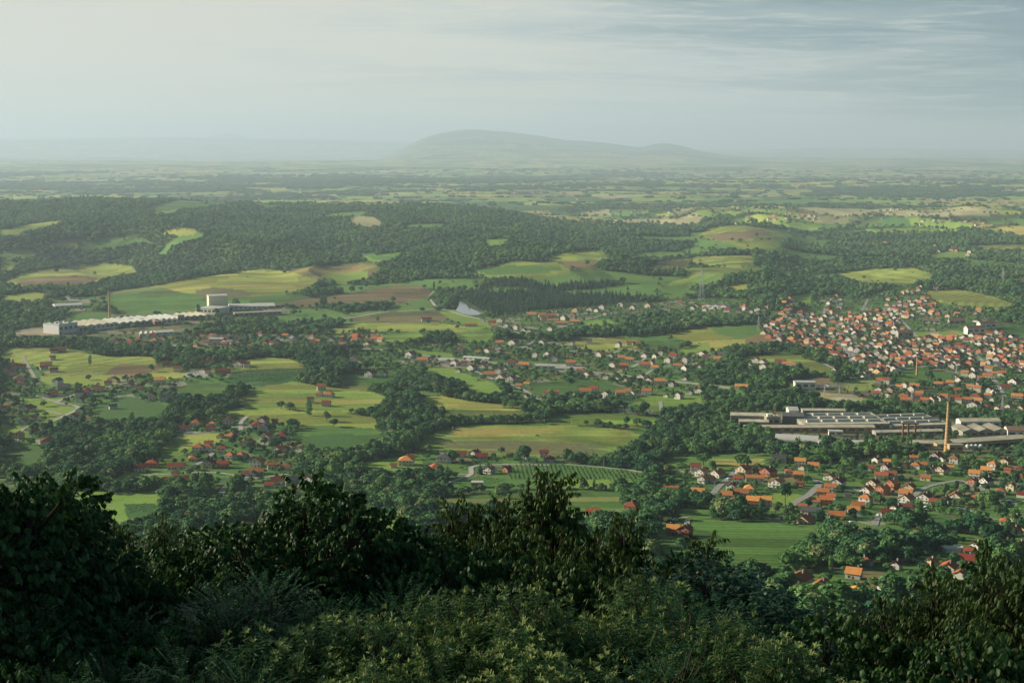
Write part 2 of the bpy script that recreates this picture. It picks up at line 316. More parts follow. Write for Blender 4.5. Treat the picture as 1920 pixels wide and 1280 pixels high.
VILL = {
 'rail':   [(180,642),(260,622),(340,628),(480,625),(620,628),(730,622),(745,640),(700,657),(560,650),(420,657),(300,657),(200,652)],
 'left':   [(0,676),(60,674),(110,682),(130,700),(200,712),(260,708),(330,700),(400,680),(480,678),(480,695),(430,712),(330,738),(300,745),(330,758),(210,775),(160,800),(80,806),(110,838),(20,838),(0,800)],
 'ham':    [(250,872),(300,858),(335,832),(325,800),(400,783),(520,783),(560,812),(580,850),(545,892),(605,900),(590,925),(480,942),(445,905),(380,915),(300,915),(258,895)],
 'farm':   [(725,850),(850,845),(1050,848),(1060,868),(960,890),(870,895),(810,895),(735,885)],
 'mid':    [(640,660),(780,645),(900,640),(1080,640),(1200,642),(1280,655),(1360,662),(1350,690),(1300,705),(1330,745),(1240,757),(1100,752),(960,762),(940,722),(860,707),(780,690),(650,690)],
 'res':    [(785,598),(870,600),(1000,582),(1080,575),(1230,565),(1290,560),(1400,560),(1450,590),(1380,602),(1240,590),(1100,617),(1000,637),(930,625),(870,617)],
 'town':   [(1420,608),(1460,590),(1500,583),(1530,560),(1570,548),(1610,560),(1650,545),(1690,530),(1740,545),(1770,572),(1830,575),(1870,600),(1890,620),(1925,640),(1925,785),(1800,770),(1640,757),(1615,700),(1590,690),(1540,665),(1480,650),(1440,632)],
 'sub':    [(1385,675),(1500,670),(1495,695),(1400,702)],
 'low':    [(1240,877),(1300,872),(1440,870),(1560,868),(1640,858),(1780,850),(1925,860),(1925,1060),(1870,1030),(1850,985),(1700,975),(1620,990),(1490,990),(1400,960),(1240,935)],
 'bot':    [(1475,1072),(1560,1060),(1600,1070),(1700,1045),(1780,1030),(1850,1020),(1860,1085),(1720,1125),(1480,1145)],
 'mill':   [(100,630),(108,598),(200,590),(340,578),(370,560),(520,562),(545,590),(430,600),(340,622),(200,632)],
 'works':  [(1365,800),(1370,770),(1520,768),(1640,775),(1800,785),(1925,805),(1925,852),(1780,852),(1640,842),(1500,836),(1450,836),(1440,812)],
 'wed':    [(1480,720),(1500,712),(1560,715),(1660,735),(1660,760),(1540,755),(1500,742)],
 'barn':   [(1225,980),(1228,1032),(1305,1032),(1302,990),(1290,972)], 'gate': [(1080,955),(1210,948),(1215,975),(1090,985)],
 'shed':   [(90,560),(180,555),(240,545),(200,560),(165,583),(95,583)],
}
ROADS = [
 ('main_road', 9, (.30,.285,.255), [(560,652),(640,652),(700,655),(760,660),(800,668),(860,674),(920,680),(1000,688),(1100,697),(1200,708),(1290,718),(1340,724),(1400,732)]),
 ('village_road', 5, (.30,.28,.245), [(42,668),(55,690),(68,712),(80,722)]), ('village_road', 6, (.34,.325,.29), [(85,795),(120,780),(146,766),(138,760),(108,755),(118,748),(140,740),(170,731),(200,726),(240,717)]),
 ('village_road', 5, (.34,.325,.29), [(60,770),(90,771),(115,777)]), ('village_road', 6, (.30,.29,.26), [(408,940),(415,925),(428,908),(450,892)]), ('village_road', 5, (.30,.29,.26), [(365,872),(385,862),(402,848),(420,845)]),
 ('village_road', 5, (.28,.26,.23), [(297,822),(312,810),(334,795)]), ('village_road', 5, (.36,.34,.30), [(452,806),(452,792),(464,780)]), ('village_road', 5, (.28,.26,.23), [(70,825),(85,840)]),
 ('farm_road', 5, (.38,.36,.33), [(828,909),(855,900),(882,890),(884,876),(905,872),(960,871),(1030,872)]), ('village_road', 6, (.33,.31,.28), [(912,706),(935,716),(960,722),(985,733),(1012,752)]),
 ('street', 7, (.26,.255,.25), [(1480,950),(1500,937),(1523,922),(1538,908)]), ('street', 6, (.24,.235,.23), [(1337,925),(1348,912),(1362,900),(1378,884)]),
 ('street', 5, (.36,.35,.33), [(1809,953),(1825,960),(1845,967),(1870,974)]), ('farm_road', 4, (.36,.35,.33), [(1290,973),(1288,982),(1292,992)]), ('street', 4, (.34,.33,.3), [(1225,969),(1260,967),(1290,971)]),
 ('street', 6, (.36,.34,.31), [(1545,682),(1562,690),(1576,697),(1560,700),(1530,702)]), ('street', 7, (.34,.33,.30), [(1790,771),(1820,773),(1855,778),(1925,784)]),
 ('dam_road', 6, (.44,.42,.36), [(640,598),(690,590),(740,584),(790,581),(822,579),(845,584),(870,592),(905,599)]), ('dirt_track', 6, (.44,.42,.36), [(814,546),(805,557),(810,566),(820,578)]),
 ('works_road', 7, (.36,.34,.30), [(0,630),(40,620),(80,614)]), ('street', 6, (.25,.245,.23), [(1615,585),(1622,572),(1628,560)]), ('street', 5, (.30,.29,.27), [(1655,580),(1680,570),(1705,560)]), ('street', 5, (.32,.31,.29), [(1783,620),(1810,630),(1835,638)]),
 ('lane', 5, (.30,.30,.28), [(1238,752),(1240,768),(1238,780)]), ('street', 6, (.33,.31,.28), [(1140,665),(1180,655),(1210,668),(1190,686),(1150,700)]), ('street', 5, (.31,.30,.27), [(975,655),(1000,640),(1012,634)]),
 ('street', 5, (.34,.32,.29), [(1750,692),(1790,698),(1830,704)]), ('street', 5, (.30,.29,.27), [(1480,590),(1520,600),(1560,612),(1600,640),(1650,660)]), ('street', 5, (.30,.29,.27), [(1560,560),(1548,575),(1545,590)]),
 ('lane', 5, (.32,.30,.26), [(1500,640),(1560,650),(1620,672),(1680,680)]), ('street', 5, (.30,.28,.25), [(200,652),(300,649),(420,649),(560,652)]), ('village_road', 5, (.32,.30,.27), [(345,815),(400,809),(440,801),(500,801)]), ('village_road', 5, (.32,.30,.27), [(450,892),(400,886),(340,887),(262,892)]), ('village_road', 5, (.32,.30,.27), [(450,892),(480,896),(545,888)]),
 ('village_road', 4.5, (.32,.30,.27), [(240,717),(300,725),(340,721)]), ('village_road', 4.5, (.32,.30,.27), [(0,738),(60,741),(108,755)]), ('village_road', 4.5, (.32,.30,.27), [(85,795),(45,803),(30,830)]),
 ('street', 5.5, (.27,.26,.25), [(1378,884),(1440,884),(1500,890),(1540,905)]), ('street', 5.5, (.27,.26,.25), [(1538,908),(1590,912),(1640,932),(1695,938),(1740,912),(1800,900)]), ('street', 5, (.27,.26,.25), [(1640,985),(1652,962),(1690,960)]), ('street', 5, (.27,.26,.25), [(1255,934),(1300,936),(1337,926)]), ('street', 5, (.27,.26,.25), [(1800,900),(1860,925),(1925,950)]),
 ('street', 6, (.32,.31,.29), [(1560,702),(1620,713),(1690,724),(1750,738)]), ('street', 6, (.32,.31,.29), [(1690,652),(1740,665),(1800,671),(1925,684)]), ('street', 6, (.32,.31,.29), [(1540,668),(1600,690),(1640,702),(1700,692),(1760,682)]), ('street', 6, (.32,.31,.29), [(1800,642),(1830,662),(1856,700),(1885,745)]), ('street', 6, (.32,.31,.29), [(1470,610),(1530,625),(1580,650),(1600,690)]), ('street', 6, (.32,.31,.29), [(1655,580),(1690,600),(1720,632)]),
 ('street', 5, (.32,.31,.29), [(1200,708),(1230,692),(1262,684)]), ('street', 5, (.32,.31,.29), [(860,675),(900,700),(940,716)]), ('street', 5, (.32,.31,.29), [(905,599),(960,620),(1010,632),(1060,612),(1100,598),(1180,585),(1280,590)]), ('lane', 4, (.33,.30,.25), [(745,885),(790,880),(830,886),(880,890)]),
 ('railway', 7, (.20,.17,.14), [(1280,590),(1340,598),(1420,600),(1450,598)]),
]
WATER_PX = [(860,563),(866,561),(872,568),(882,577),(893,582),(904,586),(900,590),(884,591),(868,588),(854,582),(860,573)]

def cover(px, py, x, y, d, lift=4.0):
    """base colour and tree density for ground points"""
    n = px.size
    mead = np.array(G4); col = np.zeros((n, 3)); dens = np.ones(n)
    nz = fbm(x / 60, y / 60, 3, 3)[:, None]
    col[:] = np.array([.055, .085, .028]) * (0.8 + 0.5 * nz)
    # far plain: parcels of random crops, woods between them
    far = sstep(5200, 6800, d)
    sx = 260.0; sy = 420.0
    wx = x + 160 * (vnoise(x / 900, y / 900, 71) - .5) * 2; wy = y + 300 * (vnoise(x / 1100, y / 1100, 72) - .5) * 2
    row = np.floor(wy / sy); cellx = np.floor(wx / (sx * (0.5 + 1.5 * hsh(row, row * 0, 9))) + 7.3 * hsh(row, row * 0, 10))
    r1 = hsh(cellx, row, 41); r2 = hsh(cellx, row, 42)
    strip = hsh(np.floor(wx / 60 + 3), np.floor(wy / 190), 43)
    pal = np.array([G1, G2, G3, BR2, YL, G2, PA, G4])
    pc = pal[np.minimum((r1 * 8).astype(int), 7)] * (0.8 + 0.5 * strip[:, None])
    wood = sstep(0.58, 0.66, fbm(x / 1500, y / 1100, 44, 4) + 0.10 * (r2 - .5))
    hed = (np.abs(wy / sy - np.round(wy / sy)) < 0.07)
    w2 = np.clip(wood + hed * 0.9, 0, 1)[:, None]
    fcol = pc * 1.15 * (1 - w2) + np.array([.06, .095, .035]) * w2
    mtn = gauss(d, 38000, 6000, 7000) * sstep(60, 200, Z(x, y)) * 0.85
    fcol = fcol * (1 - mtn[:, None]) + np.array([.06, .09, .04]) * mtn[:, None]
    fmask = ((d > 6400) & (py < 470)) | (d > 8000)
    ridge_back = np.interp(px, RIDGE[:, 0], RIDGE[:, 1])
    fmask = d > ridge_back + 500
    col[fmask] = fcol[fmask]; dens[fmask] = (0.55 * wood + 0.40 * hed * (r2 > .3) + 0.015)[fmask] * (1 - 0.35 * mtn[fmask])
    near = (~fmask) & (d > 700)
    # small unlisted clearings in the wooded hills
    cl = fbm(x / 330, y / 230, 91, 3)
    clr = near & (cl > np.where(px < 520, .82, .65)) & (d > 2600)
    col[clr] = np.array(G1) * (0.85 + 0.5 * nz[clr]); dens[clr] = 0.03
    clr = near & (fbm(x / 120, y / 120, 92, 3) > 0.70) & (d < 2600)
    col[clr] = np.array(G1) * (0.8 + 0.4 * nz[clr]); dens[clr] = 0.05
    for k, (nm, poly) in enumerate(VILL.items()):
        m = inpoly(px, py, poly) & near
        if not m.any(): continue
        p = hsh(np.floor((x[m] + y[m] * .4) / 22), np.floor((y[m] - x[m] * .4) / 34), 55 + k)[:, None]
        base = np.where(p < .45, np.array(G1), np.where(p < .75, np.array(G4), np.where(p < .9, np.array(BR2), np.array((.26,.25,.2)))))
        if nm in ('works', 'mill', 'wed'): base = np.where(p < .5, np.array((.10, .13, .05)), np.array((.20, .18, .14)))
        col[m] = base * (0.85 + .3 * nz[m]); dens[m] = {'works': .34, 'mill': .05, 'town': .52, 'wed': .12, 'farm': .26, 'low': .46, 'bot': .26, 'ham': .34, 'barn': .06, 'shed': .05}.get(nm, .38)
    zz = Z(x, y); px2, py2 = project(x, y, zz + lift)
    for k, (c, sw, ang, poly) in enumerate(FIELDS):
        m = (inpoly(px, py, poly) | inpoly(px2, py2, poly)) & near
        if not m.any(): continue
        f = np.ones(m.sum()); xx, yy = x[m], y[m]
        if sw:
            a = math.radians(ang); t = (-xx * math.sin(a) + yy * math.cos(a)) + 14 * (vnoise(xx / 180, yy / 180, k) - .5)
            s = sw * 1.6
            s = sw * 1.15; q = np.floor(t / s); u2_ = xx * math.cos(a) + yy * math.sin(a); q2 = np.floor(u2_ / 190 + 3 * hsh(q, q * 0, 300 + k))
            h1 = hsh(q, q2, 100 + k); h2 = hsh(q, q2 * 0, 150 + k); f = 0.66 + 0.62 * h1
            f = f * (0.93 + 0.14 * np.sin(t * 2 * math.pi / (s * .31))); edge = np.abs(t / s - q - .5) > .44; f = np.where(edge, f * .72, f)
            alt = np.where(h2 < .09, 1, 0)[:, None] * np.array(BR2) + np.where(h2 > .93, 1, 0)[:, None] * np.array(YL)
            altm = ((h2 < .09) | (h2 > .93))[:, None]
        else: altm = None
        f = f * (0.88 + 0.24 * fbm(xx / 45, yy / 45, 200 + k, 4))
        tint = 1 + (hsh(np.floor(xx * 0 + k), np.floor(xx * 0 + 3), 5)[:, None] - .5) * np.array([.25, .1, .1])
        cc = np.array(c) if altm is None else np.where(altm, alt * .6 + np.array(c) * .4, np.array(c))
        col[m] = cc * f[:, None] * tint; dens[m] = 0.0025
    for c, poly in PALE:
        m = inpoly(px, py, poly) & near
        col[m] = np.array(c) * (0.8 + .4 * nz[m]); dens[m] = 0.0 if c[0] > .2 else (.02 if c[0] > .14 else .4)
    m = inpoly(px, py, [(852,565),(858,558),(870,561),(908,585),(906,597),(850,592)]) & near; dens[m] = 0
    return col, dens

def ground_mesh():
    a1 = np.radians(np.concatenate([np.linspace(-180, -60, 40, endpoint=False), np.linspace(-60, -21.5, 60, endpoint=False), np.linspace(-21.5, 21.5, 1090), np.linspace(21.5, 60, 60)[1:], np.linspace(60, 180, 40)[1:]]))
    # rings: about one picture row apart on the flat
    inv = np.linspace(math.sqrt(1 / 650.0), math.sqrt(1 / 14000.0), 800) ** 2
    D = np.concatenate([np.linspace(0.5, 60, 24), np.geomspace(62, 640, 70), 1 / inv, np.geomspace(14200, 78000, 190)])
    A, R = np.meshgrid(a1[:-1], D); X = R * np.sin(A); Y = R * np.cos(A)
    nr, na = X.shape
    x = X.ravel(); y = Y.ravel(); z = Z(x, y)
    idx = np.arange(nr * na).reshape(nr, na); nx = np.roll(idx, -1, 1)
    q = np.stack([idx[:-1], nx[:-1], nx[1:], idx[1:]], -1).reshape(-1, 4)[:, ::-1]
    me = grid_mesh('ground', np.stack([x, y, z], 1), q)
    px, py = project(x, y, z); bad = y < 50; px[bad] = -9e3
    col, dn = cover(px, py, x, y, np.hypot(x, y))
    ca = me.attributes.new('cover', 'FLOAT_COLOR', 'POINT')
    ca.data.foreach_set('color', np.concatenate([col, np.ones((len(x), 1))], 1).astype(np.float32).ravel())
    me.polygons.foreach_set('use_smooth', np.ones(len(q), bool))
    return me

def mat(name, color, rough=0.9, spec=0.2, var=0.25, scale=0.5, obj_rand=0.0):
    m = bpy.data.materials.new(name); m.use_nodes = True; t = m.node_tree; b = t.nodes['Principled BSDF']
    b.inputs['Roughness'].default_value = rough; b.inputs['Specular IOR Level'].default_value = spec
    g = t.nodes.new('ShaderNodeNewGeometry')
    n = N(t, 'ShaderNodeTexNoise', inp={'Scale': scale, 'Detail': 4.0}); t.links.new(g.outputs['Position'], n.inputs['Vector'])
    mr = N(t, 'ShaderNodeMapRange', inp={'From Min': .3, 'From Max': .7, 'To Min': 1 - var, 'To Max': 1 + var}); t.links.new(n.outputs[0], mr.inputs[0])
    f = mr.outputs[0]
    if obj_rand:
        oi = t.nodes.new('ShaderNodeObjectInfo')
        m2 = N(t, 'ShaderNodeMapRange', inp={'To Min': 1 - obj_rand, 'To Max': 1 + obj_rand}); t.links.new(oi.outputs['Random'], m2.inputs[0])
        mu = N(t, 'ShaderNodeMath', operation='MULTIPLY'); t.links.new(f, mu.inputs[0]); t.links.new(m2.outputs[0], mu.inputs[1]); f = mu.outputs[0]
    sc = N(t, 'ShaderNodeVectorMath', operation='SCALE'); sc.inputs[0].default_value = color; t.links.new(f, sc.inputs['Scale'])
    t.links.new(sc.outputs[0], b.inputs['Base Color'])
    return m
gm = bpy.data.materials.new('land'); gm.use_nodes = True; t = gm.node_tree; b = t.nodes['Principled BSDF']
b.inputs['Roughness'].default_value = 1.0; b.inputs['Specular IOR Level'].default_value = 0.05
at = N(t, 'ShaderNodeAttribute', attribute_name='cover'); g = t.nodes.new('ShaderNodeNewGeometry')
na = N(t, 'ShaderNodeTexNoise', inp={'Scale': 0.22, 'Detail': 6.0, 'Roughness': .65}); t.links.new(g.outputs['Position'], na.inputs['Vector'])
mr = N(t, 'ShaderNodeMapRange', inp={'From Min': .28, 'From Max': .72, 'To Min': .72, 'To Max': 1.28}); t.links.new(na.outputs[0], mr.inputs[0])
nb = N(t, 'ShaderNodeTexNoise', inp={'Scale': 0.02, 'Detail': 4.0}); t.links.new(g.outputs['Position'], nb.inputs['Vector'])
rb = ramp(t, [(.3, (.92, 1.0, .95)), (.7, (1.12, 1.0, .92))]); t.links.new(nb.outputs[0], rb.inputs[0])
s1 = N(t, 'ShaderNodeVectorMath', operation='SCALE'); t.links.new(at.outputs['Color'], s1.inputs[0]); t.links.new(mr.outputs[0], s1.inputs['Scale'])
s2 = N(t, 'ShaderNodeVectorMath', operation='MULTIPLY'); t.links.new(s1.outputs[0], s2.inputs[0]); t.links.new(rb.outputs[0], s2.inputs[1])
t.links.new(s2.outputs[0], b.inputs['Base Color'])
ground = link('ground', ground_mesh(), gm); tag(ground, kind='structure')

# water of the reservoir
wx_, wy_, wz_ = cast([p[0] for p in WATER_PX], [p[1] for p in WATER_PX])
lvl = float(np.max(wz_)) + 0.6
def at_level(px, py, z):
    px = np.asarray(px, float); py = np.asarray(py, float); cp, sp = math.cos(PITCH), math.sin(PITCH)
    cx = (px - 960) / F; cy = (640 - py) / F; dx = cx; dy = cp + cy * sp; dz = -sp + cy * cp
    k = (z - H) / dz; return dx * k, dy * k
X_, Y_ = at_level([p[0] for p in WATER_PX], [p[1] for p in WATER_PX], lvl)
wm = make_mesh('reservoir_water', [(a, b_, lvl) for a, b_ in zip(X_, Y_)], [list(range(len(X_)))])
wmat = bpy.data.materials.new('still_water'); wmat.use_nodes = True; b = wmat.node_tree.nodes['Principled BSDF']
b.inputs['Base Color'].default_value = (.02, .04, .035, 1); b.inputs['Roughness'].default_value = 0.06; b.inputs['IOR'].default_value = 1.33; b.inputs['Specular IOR Level'].default_value = .8
nn = N(wmat.node_tree, 'ShaderNodeTexNoise', inp={'Scale': 0.25, 'Detail': 3.0}); bp = N(wmat.node_tree, 'ShaderNodeBump', inp={'Strength': .05})
gg = wmat.node_tree.nodes.new('ShaderNodeNewGeometry'); wmat.node_tree.links.new(gg.outputs['Position'], nn.inputs['Vector'])
wmat.node_tree.links.new(nn.outputs[0], bp.inputs['Height']); wmat.node_tree.links.new(bp.outputs[0], b.inputs['Normal'])
tag(link('reservoir_water', wm, wmat), kind='structure')

# roads: ribbons draped on the ground
ROADPTS = []
def ribbon(name, width, colr, pts, lift=0.35):
    X, Y, Zz = cast([p[0] for p in pts], [p[1] for p in pts])
    P = [np.array([a, b_]) for a, b_ in zip(X, Y)]; Q = []
    for i in range(len(P) - 1):
        n = max(2, int(np.linalg.norm(P[i + 1] - P[i]) / 7))
        p0 = P[max(i - 1, 0)]; p3 = P[min(i + 2, len(P) - 1)]
        for k in range(n):
            s = k / n
            Q.append(0.5 * ((2 * P[i]) + (-p0 + P[i + 1]) * s + (2 * p0 - 5 * P[i] + 4 * P[i + 1] - p3) * s * s + (-p0 + 3 * P[i] - 3 * P[i + 1] + p3) * s ** 3))
    Q.append(P[-1]); Q = np.array(Q); T = np.gradient(Q, axis=0); T /= np.linalg.norm(T, axis=1)[:, None] + 1e-9
    Nn = np.stack([-T[:, 1], T[:, 0]], 1); vs = []
    for o_ in (-1, -.33, .33, 1):
        q = Q + Nn * width / 2 * o_; vs.append(np.stack([q[:, 0], q[:, 1], Z(q[:, 0], q[:, 1]) + lift], 1))
    V = np.stack(vs, 1).reshape(-1, 3); n = len(Q)
    Fc = np.array([[i * 4 + j, i * 4 + j + 1, i * 4 + j + 5, i * 4 + j + 4] for i in range(n - 1) for j in range(3)])
    ROADPTS.append((Q, width)); return link(name, grid_mesh(name, V, Fc[:, ::-1]), road_mats.setdefault(colr, mat('road_surface', colr, .85, .2, .12, .3)))
road_mats = {}
for nm, w_, c_, pts in ROADS: tag(ribbon(nm, w_, c_, pts), kind='structure')
# ------------------------------------------------------------------ houses
# x, y of the wall foot and apparent width in photo pixels, then type (g gable towards the eye, s ridge across, h hipped),
# roof (o orange, r red, d brown, k grey), walls (w white, c cream, b brick, g grey, y yellow)
HOUSES = {
 'low': ('lower village', 'lower right village', "1259,925,37,srw 1309,929,26,sow 1304,884,20,sdw 1315,893,20,gow 1345,895,26,gow 1319,906,18,gog 1333,905,18,grg 1394,890,25,goc 1420,889,16,srb 1440,893,26,gob 1384,907,19,srw 1415,903,34,srw 1371,920,18,grw 1361,933,23,sow 1390,930,30,sdb 1405,926,20,how 1373,957,38,gob 1434,949,26,sow 1412,949,24,sob 1500,874,20,sow 1505,881,12,grw 1525,878,21,sow 1480,893,17,how 1497,898,20,sob 1456,914,26,gow 1501,911,12,sdb 1555,900,20,gdw 1570,915,26,grw 1557,922,22,sow 1528,946,20,sow 1543,932,22,sob 1559,936,17,srw 1549,947,24,srb 1521,964,38,skw 1504,955,16,sow 1569,973,28,srw 1509,982,32,grc 1600,963,22,sow 1609,953,22,srw 1623,945,22,hrw 1625,925,21,grw 1637,915,22,gdc 1652,900,24,sow 1670,899,22,sow 1655,927,20,grb 1673,917,22,gob 1663,972,22,srw 1681,960,20,grw 1643,867,14,grw 1664,870,13,sob 1636,883,10,sow 1662,886,18,grg 1590,934,14,skc 1461,868,24,skg 1713,867,15,srw 1756,863,20,grg 1789,869,16,hdw 1768,865,10,gdw 1695,878,18,grc 1717,879,17,how 1733,877,15,sow 1747,886,19,gdw 1765,889,21,gdc 1783,881,10,sow 1736,901,18,soc 1704,920,24,grc 1699,947,26,grw 1698,935,24,sow 1734,943,26,gdw 1752,947,18,sow 1771,948,21,gdg 1791,938,25,grw 1717,956,14,gdg 1885,870,20,grc 1849,891,19,sow 1862,880,17,how 1827,897,20,sow 1824,908,20,grb 1849,912,20,gdw 1895,920,16,goc 1891,886,10,sdb 1910,887,15,hrc 1915,901,14,srw 1876,927,18,hdw 1831,938,16,hrb 1914,933,14,srw 1918,963,12,grb 1906,978,18,grc 1884,984,18,hrw 1903,1000,22,gdc 1921,1001,16,gdc 1702,956,16,sdb"),
 'bot': ('bottom hamlet', 'hamlet above the dark foreground trees', "1499,1097,43,gow 1499,1115,26,hrw 1539,1116,35,goc 1571,1116,18,hrg 1606,1118,21,how 1666,1107,33,hrw 1601,1085,28,sow 1746,1062,18,goc 1778,1072,30,grc 1812,1058,28,srw 1816,1040,18,srw 1831,1030,20,grw 1695,1018,24,hrg 1624,1060,22,hdg 1680,1067,18,gdg 1912,1028,18,grb 1800,1085,14,grw"),
 'mead': ('meadow edge', 'meadow edge at bottom centre', "1112,969,29,srw 1184,955,26,hob 1284,1005,26,gob 1262,1003,24,sob"),
 'farm': ('orchard farmsteads', 'farmsteads above the orchard', "835,868,28,hkw 860,857,30,srw 890,857,18,grw 903,861,24,srw 985,860,10,gkg 1020,858,17,srw 1030,866,19,hrw 762,873,28,how 770,862,14,srw 738,877,10,srw 817,888,26,hrw 917,888,20,grw 950,885,17,grb"),
 'res': ('reservoir village', 'village by the reservoir', "800,602,20,srw 883,612,24,soc 905,603,9,gow 937,604,20,gow 923,610,14,sow 950,613,10,gow 955,621,14,gow 968,618,11,gow 927,616,10,sow 983,623,12,gow 993,625,14,gow 1010,628,12,gow 1033,621,12,gow 998,593,16,sow 1017,596,14,sow 1020,601,12,sow 1035,595,14,sow 1045,593,10,gow 1037,604,22,sow 1053,609,24,sow 1058,600,12,gow 1073,595,14,how 1077,606,17,soc 1053,586,8,gow 1080,585,12,how 1107,583,12,gow 1120,585,11,gow 1130,580,12,gow 1135,591,8,gow 1145,591,11,gow 1165,575,13,gow 1187,580,11,gow 1217,577,13,goc 1228,583,6,gow 1275,571,10,sow"),
 'mid': ('roadside village', 'village along the main road', "937,646,14,sow 963,648,18,gow 1018,648,14,gow 1072,648,10,gow 1105,644,10,skw 1160,651,11,gow 1180,648,10,sow 1193,648,14,sow 765,653,10,gow 700,638,12,sow 897,664,12,sow 915,663,14,gow 937,665,14,gow 935,658,12,gow 863,660,12,how 770,671,18,gow 663,678,14,gow 675,683,12,gow 695,707,18,gdw 720,706,12,gdw 792,681,20,sow 808,680,7,gow 840,685,12,gow 853,686,14,gow 870,686,12,sow 885,695,16,gow 905,695,18,gow 860,698,10,gow 918,706,22,sow 935,701,14,gow 940,713,17,gow 958,716,18,gdw 948,694,9,gow 960,686,15,sow 983,688,20,sow 1005,670,11,gow 1028,670,14,gow 1040,678,14,gow 1070,686,18,sow 973,726,12,sow 988,723,11,sow 1000,713,10,gow 1018,753,14,gow 1028,741,14,sow 1042,741,12,sow 1045,755,13,gow 1063,755,10,gow 987,745,10,gdw 1082,743,12,skw 1097,738,22,sow 1113,736,18,sow 1137,746,16,gow 1163,743,18,sow 1177,738,14,sow 1187,743,13,gow 1213,741,18,sow 1250,745,8,gow 1273,748,14,gdw 1088,700,12,sow 1103,706,16,gow 1137,710,12,gow 1158,713,10,gow 1173,715,9,gow 1203,711,18,gow 1217,720,15,gow 1237,721,20,sow 1260,725,12,gow 1125,670,14,gow 1145,670,13,gow 1150,688,14,gow 1170,691,16,srb 1165,675,14,sow 1180,681,15,sow 1210,670,13,gow 1210,690,20,sow 1222,683,12,gow 1230,673,11,gow 1240,666,10,gow 1228,696,14,sow 1253,680,14,gow 1262,671,15,srw 1270,693,16,sow 1285,680,14,gow 1285,697,14,gow 1312,693,14,gow 1307,685,12,gow 1318,667,16,gdw 1300,667,9,gow 1323,674,12,sow 1347,677,16,sow 1285,713,10,gow 1293,740,14,gow 1313,737,16,gow 1390,730,24,sow 1347,668,26,skg"),
 'sub': ('field edge houses', 'field edge below the upper town', "1400,697,9,gow 1407,687,10,gow 1418,680,13,gow 1430,683,15,gow 1432,693,14,gow 1463,682,20,sow 1480,688,24,sow 1567,700,11,gow"),
 'town': ('near edge of town', 'near side of the big right-hand town', "1623,708,14,gow 1637,697,12,gow 1647,703,18,gdy 1678,697,12,gow 1650,718,14,sow 1663,720,12,sow 1667,735,17,gdc 1643,745,15,sow 1648,737,14,gow 1663,748,16,gow 1675,752,14,gow 1697,747,17,gow 1697,757,17,sow 1723,743,14,sow 1698,727,12,gow 1714,732,17,sow 1710,735,14,gow 1759,727,15,sow 1772,727,11,sow 1781,724,14,sow 1794,737,14,sow 1820,732,13,sow 1834,735,13,sow 1801,716,13,gow 1812,715,8,gow 1810,705,13,sow 1825,710,14,gow 1791,709,10,gow 1829,726,16,gow 1840,716,12,sow 1852,711,17,sow 1866,704,12,sow 1879,705,14,sow 1840,699,10,gow 1827,699,11,gow 1854,695,14,sow 1865,739,14,gow 1855,737,11,gkw 1853,747,12,sow 1885,730,16,srw 1902,720,18,gow 1907,750,20,sow 1830,748,18,hoc 1813,757,16,sow 1825,767,20,gdw 1836,756,13,sow 1851,767,13,gob 1871,771,14,goc 1892,765,10,gow 1862,752,9,gow 1915,770,13,goc 1760,751,14,gow 1772,750,13,sow 1749,757,17,gdc 1734,756,16,sow 1790,750,16,sow 1799,756,12,sow 1722,747,13,sow 1694,751,14,sow 1699,726,11,gow 1687,731,12,sow 1682,753,8,sow 1722,759,12,sow"),
 'ham': ('hillside hamlet', 'hamlet at lower left', "262,885,21,srw 286,877,20,hrb 330,880,31,srw 362,865,16,hrw 372,848,20,how 390,847,17,hrw 392,840,16,srw 330,907,50,srw 392,878,20,gdc 418,878,22,srb 432,862,18,how 452,858,15,hrw 415,850,15,sow 483,875,26,gow 480,890,28,sow 460,893,14,sow 473,893,15,gdw 510,880,18,srw 525,880,10,srw 537,882,14,srw 505,915,18,srw 522,908,28,sow 580,907,36,gow 548,910,26,skg 488,935,18,gow 553,926,16,sow 465,837,26,grc 500,827,20,grw 530,825,22,hrw 435,822,22,hrw 412,822,12,grw 522,848,22,gow 545,842,18,grc 563,847,14,gow 345,808,28,hrw 368,800,18,hrw 398,798,12,how 395,808,16,srw 428,797,20,grw 482,805,18,hrw 493,795,20,gdg 497,808,14,grw 515,793,12,sdb 603,732,17,sow 598,743,12,hrw 617,745,18,hrw 582,755,12,sdw 612,762,16,srw 330,893,14,sdw"),
 'left': ('left lane village', 'lane village at far left', "35,823,18,goc 63,815,17,grw 90,835,26,hdw 45,795,16,grw 58,788,13,grw 52,772,24,grw 5,773,14,srw 138,790,19,grw 152,775,16,grw 212,767,14,skw 100,743,17,srw 108,722,15,gdw 163,743,18,hrw 150,755,13,gdw 148,745,14,sdw 185,735,20,srw 213,717,24,gdc 202,722,12,sdw 243,727,17,grw 260,732,12,sdw 285,750,18,gdw 312,753,24,skw 120,732,20,skg 300,720,20,sow 323,727,12,gdw 35,692,26,srw 87,687,20,srw 83,693,14,sdw 100,698,14,sdw 35,715,18,hdw 47,710,14,grw 38,722,12,hdw 98,675,10,srw 115,660,18,srw 100,662,14,sdw 332,697,14,srw 315,685,18,sdb 352,683,14,grw 382,683,14,srw 395,682,12,srw 450,688,20,grw 462,689,12,srw 418,700,28,srb 388,700,12,srw 88,745,10,gdw 10,700,14,grw 22,705,12,srw"),
}
ROOFC = {'o': (.50, .165, .065), 'r': (.40, .092, .043), 'd': (.26, .075, .048), 'k': (.10, .10, .105)}
WALLC = {'w': (.56, .54, .48), 'c': (.54, .45, .31), 'b': (.42, .17, .10), 'g': (.40, .39, .37), 'y': (.66, .50, .22)}
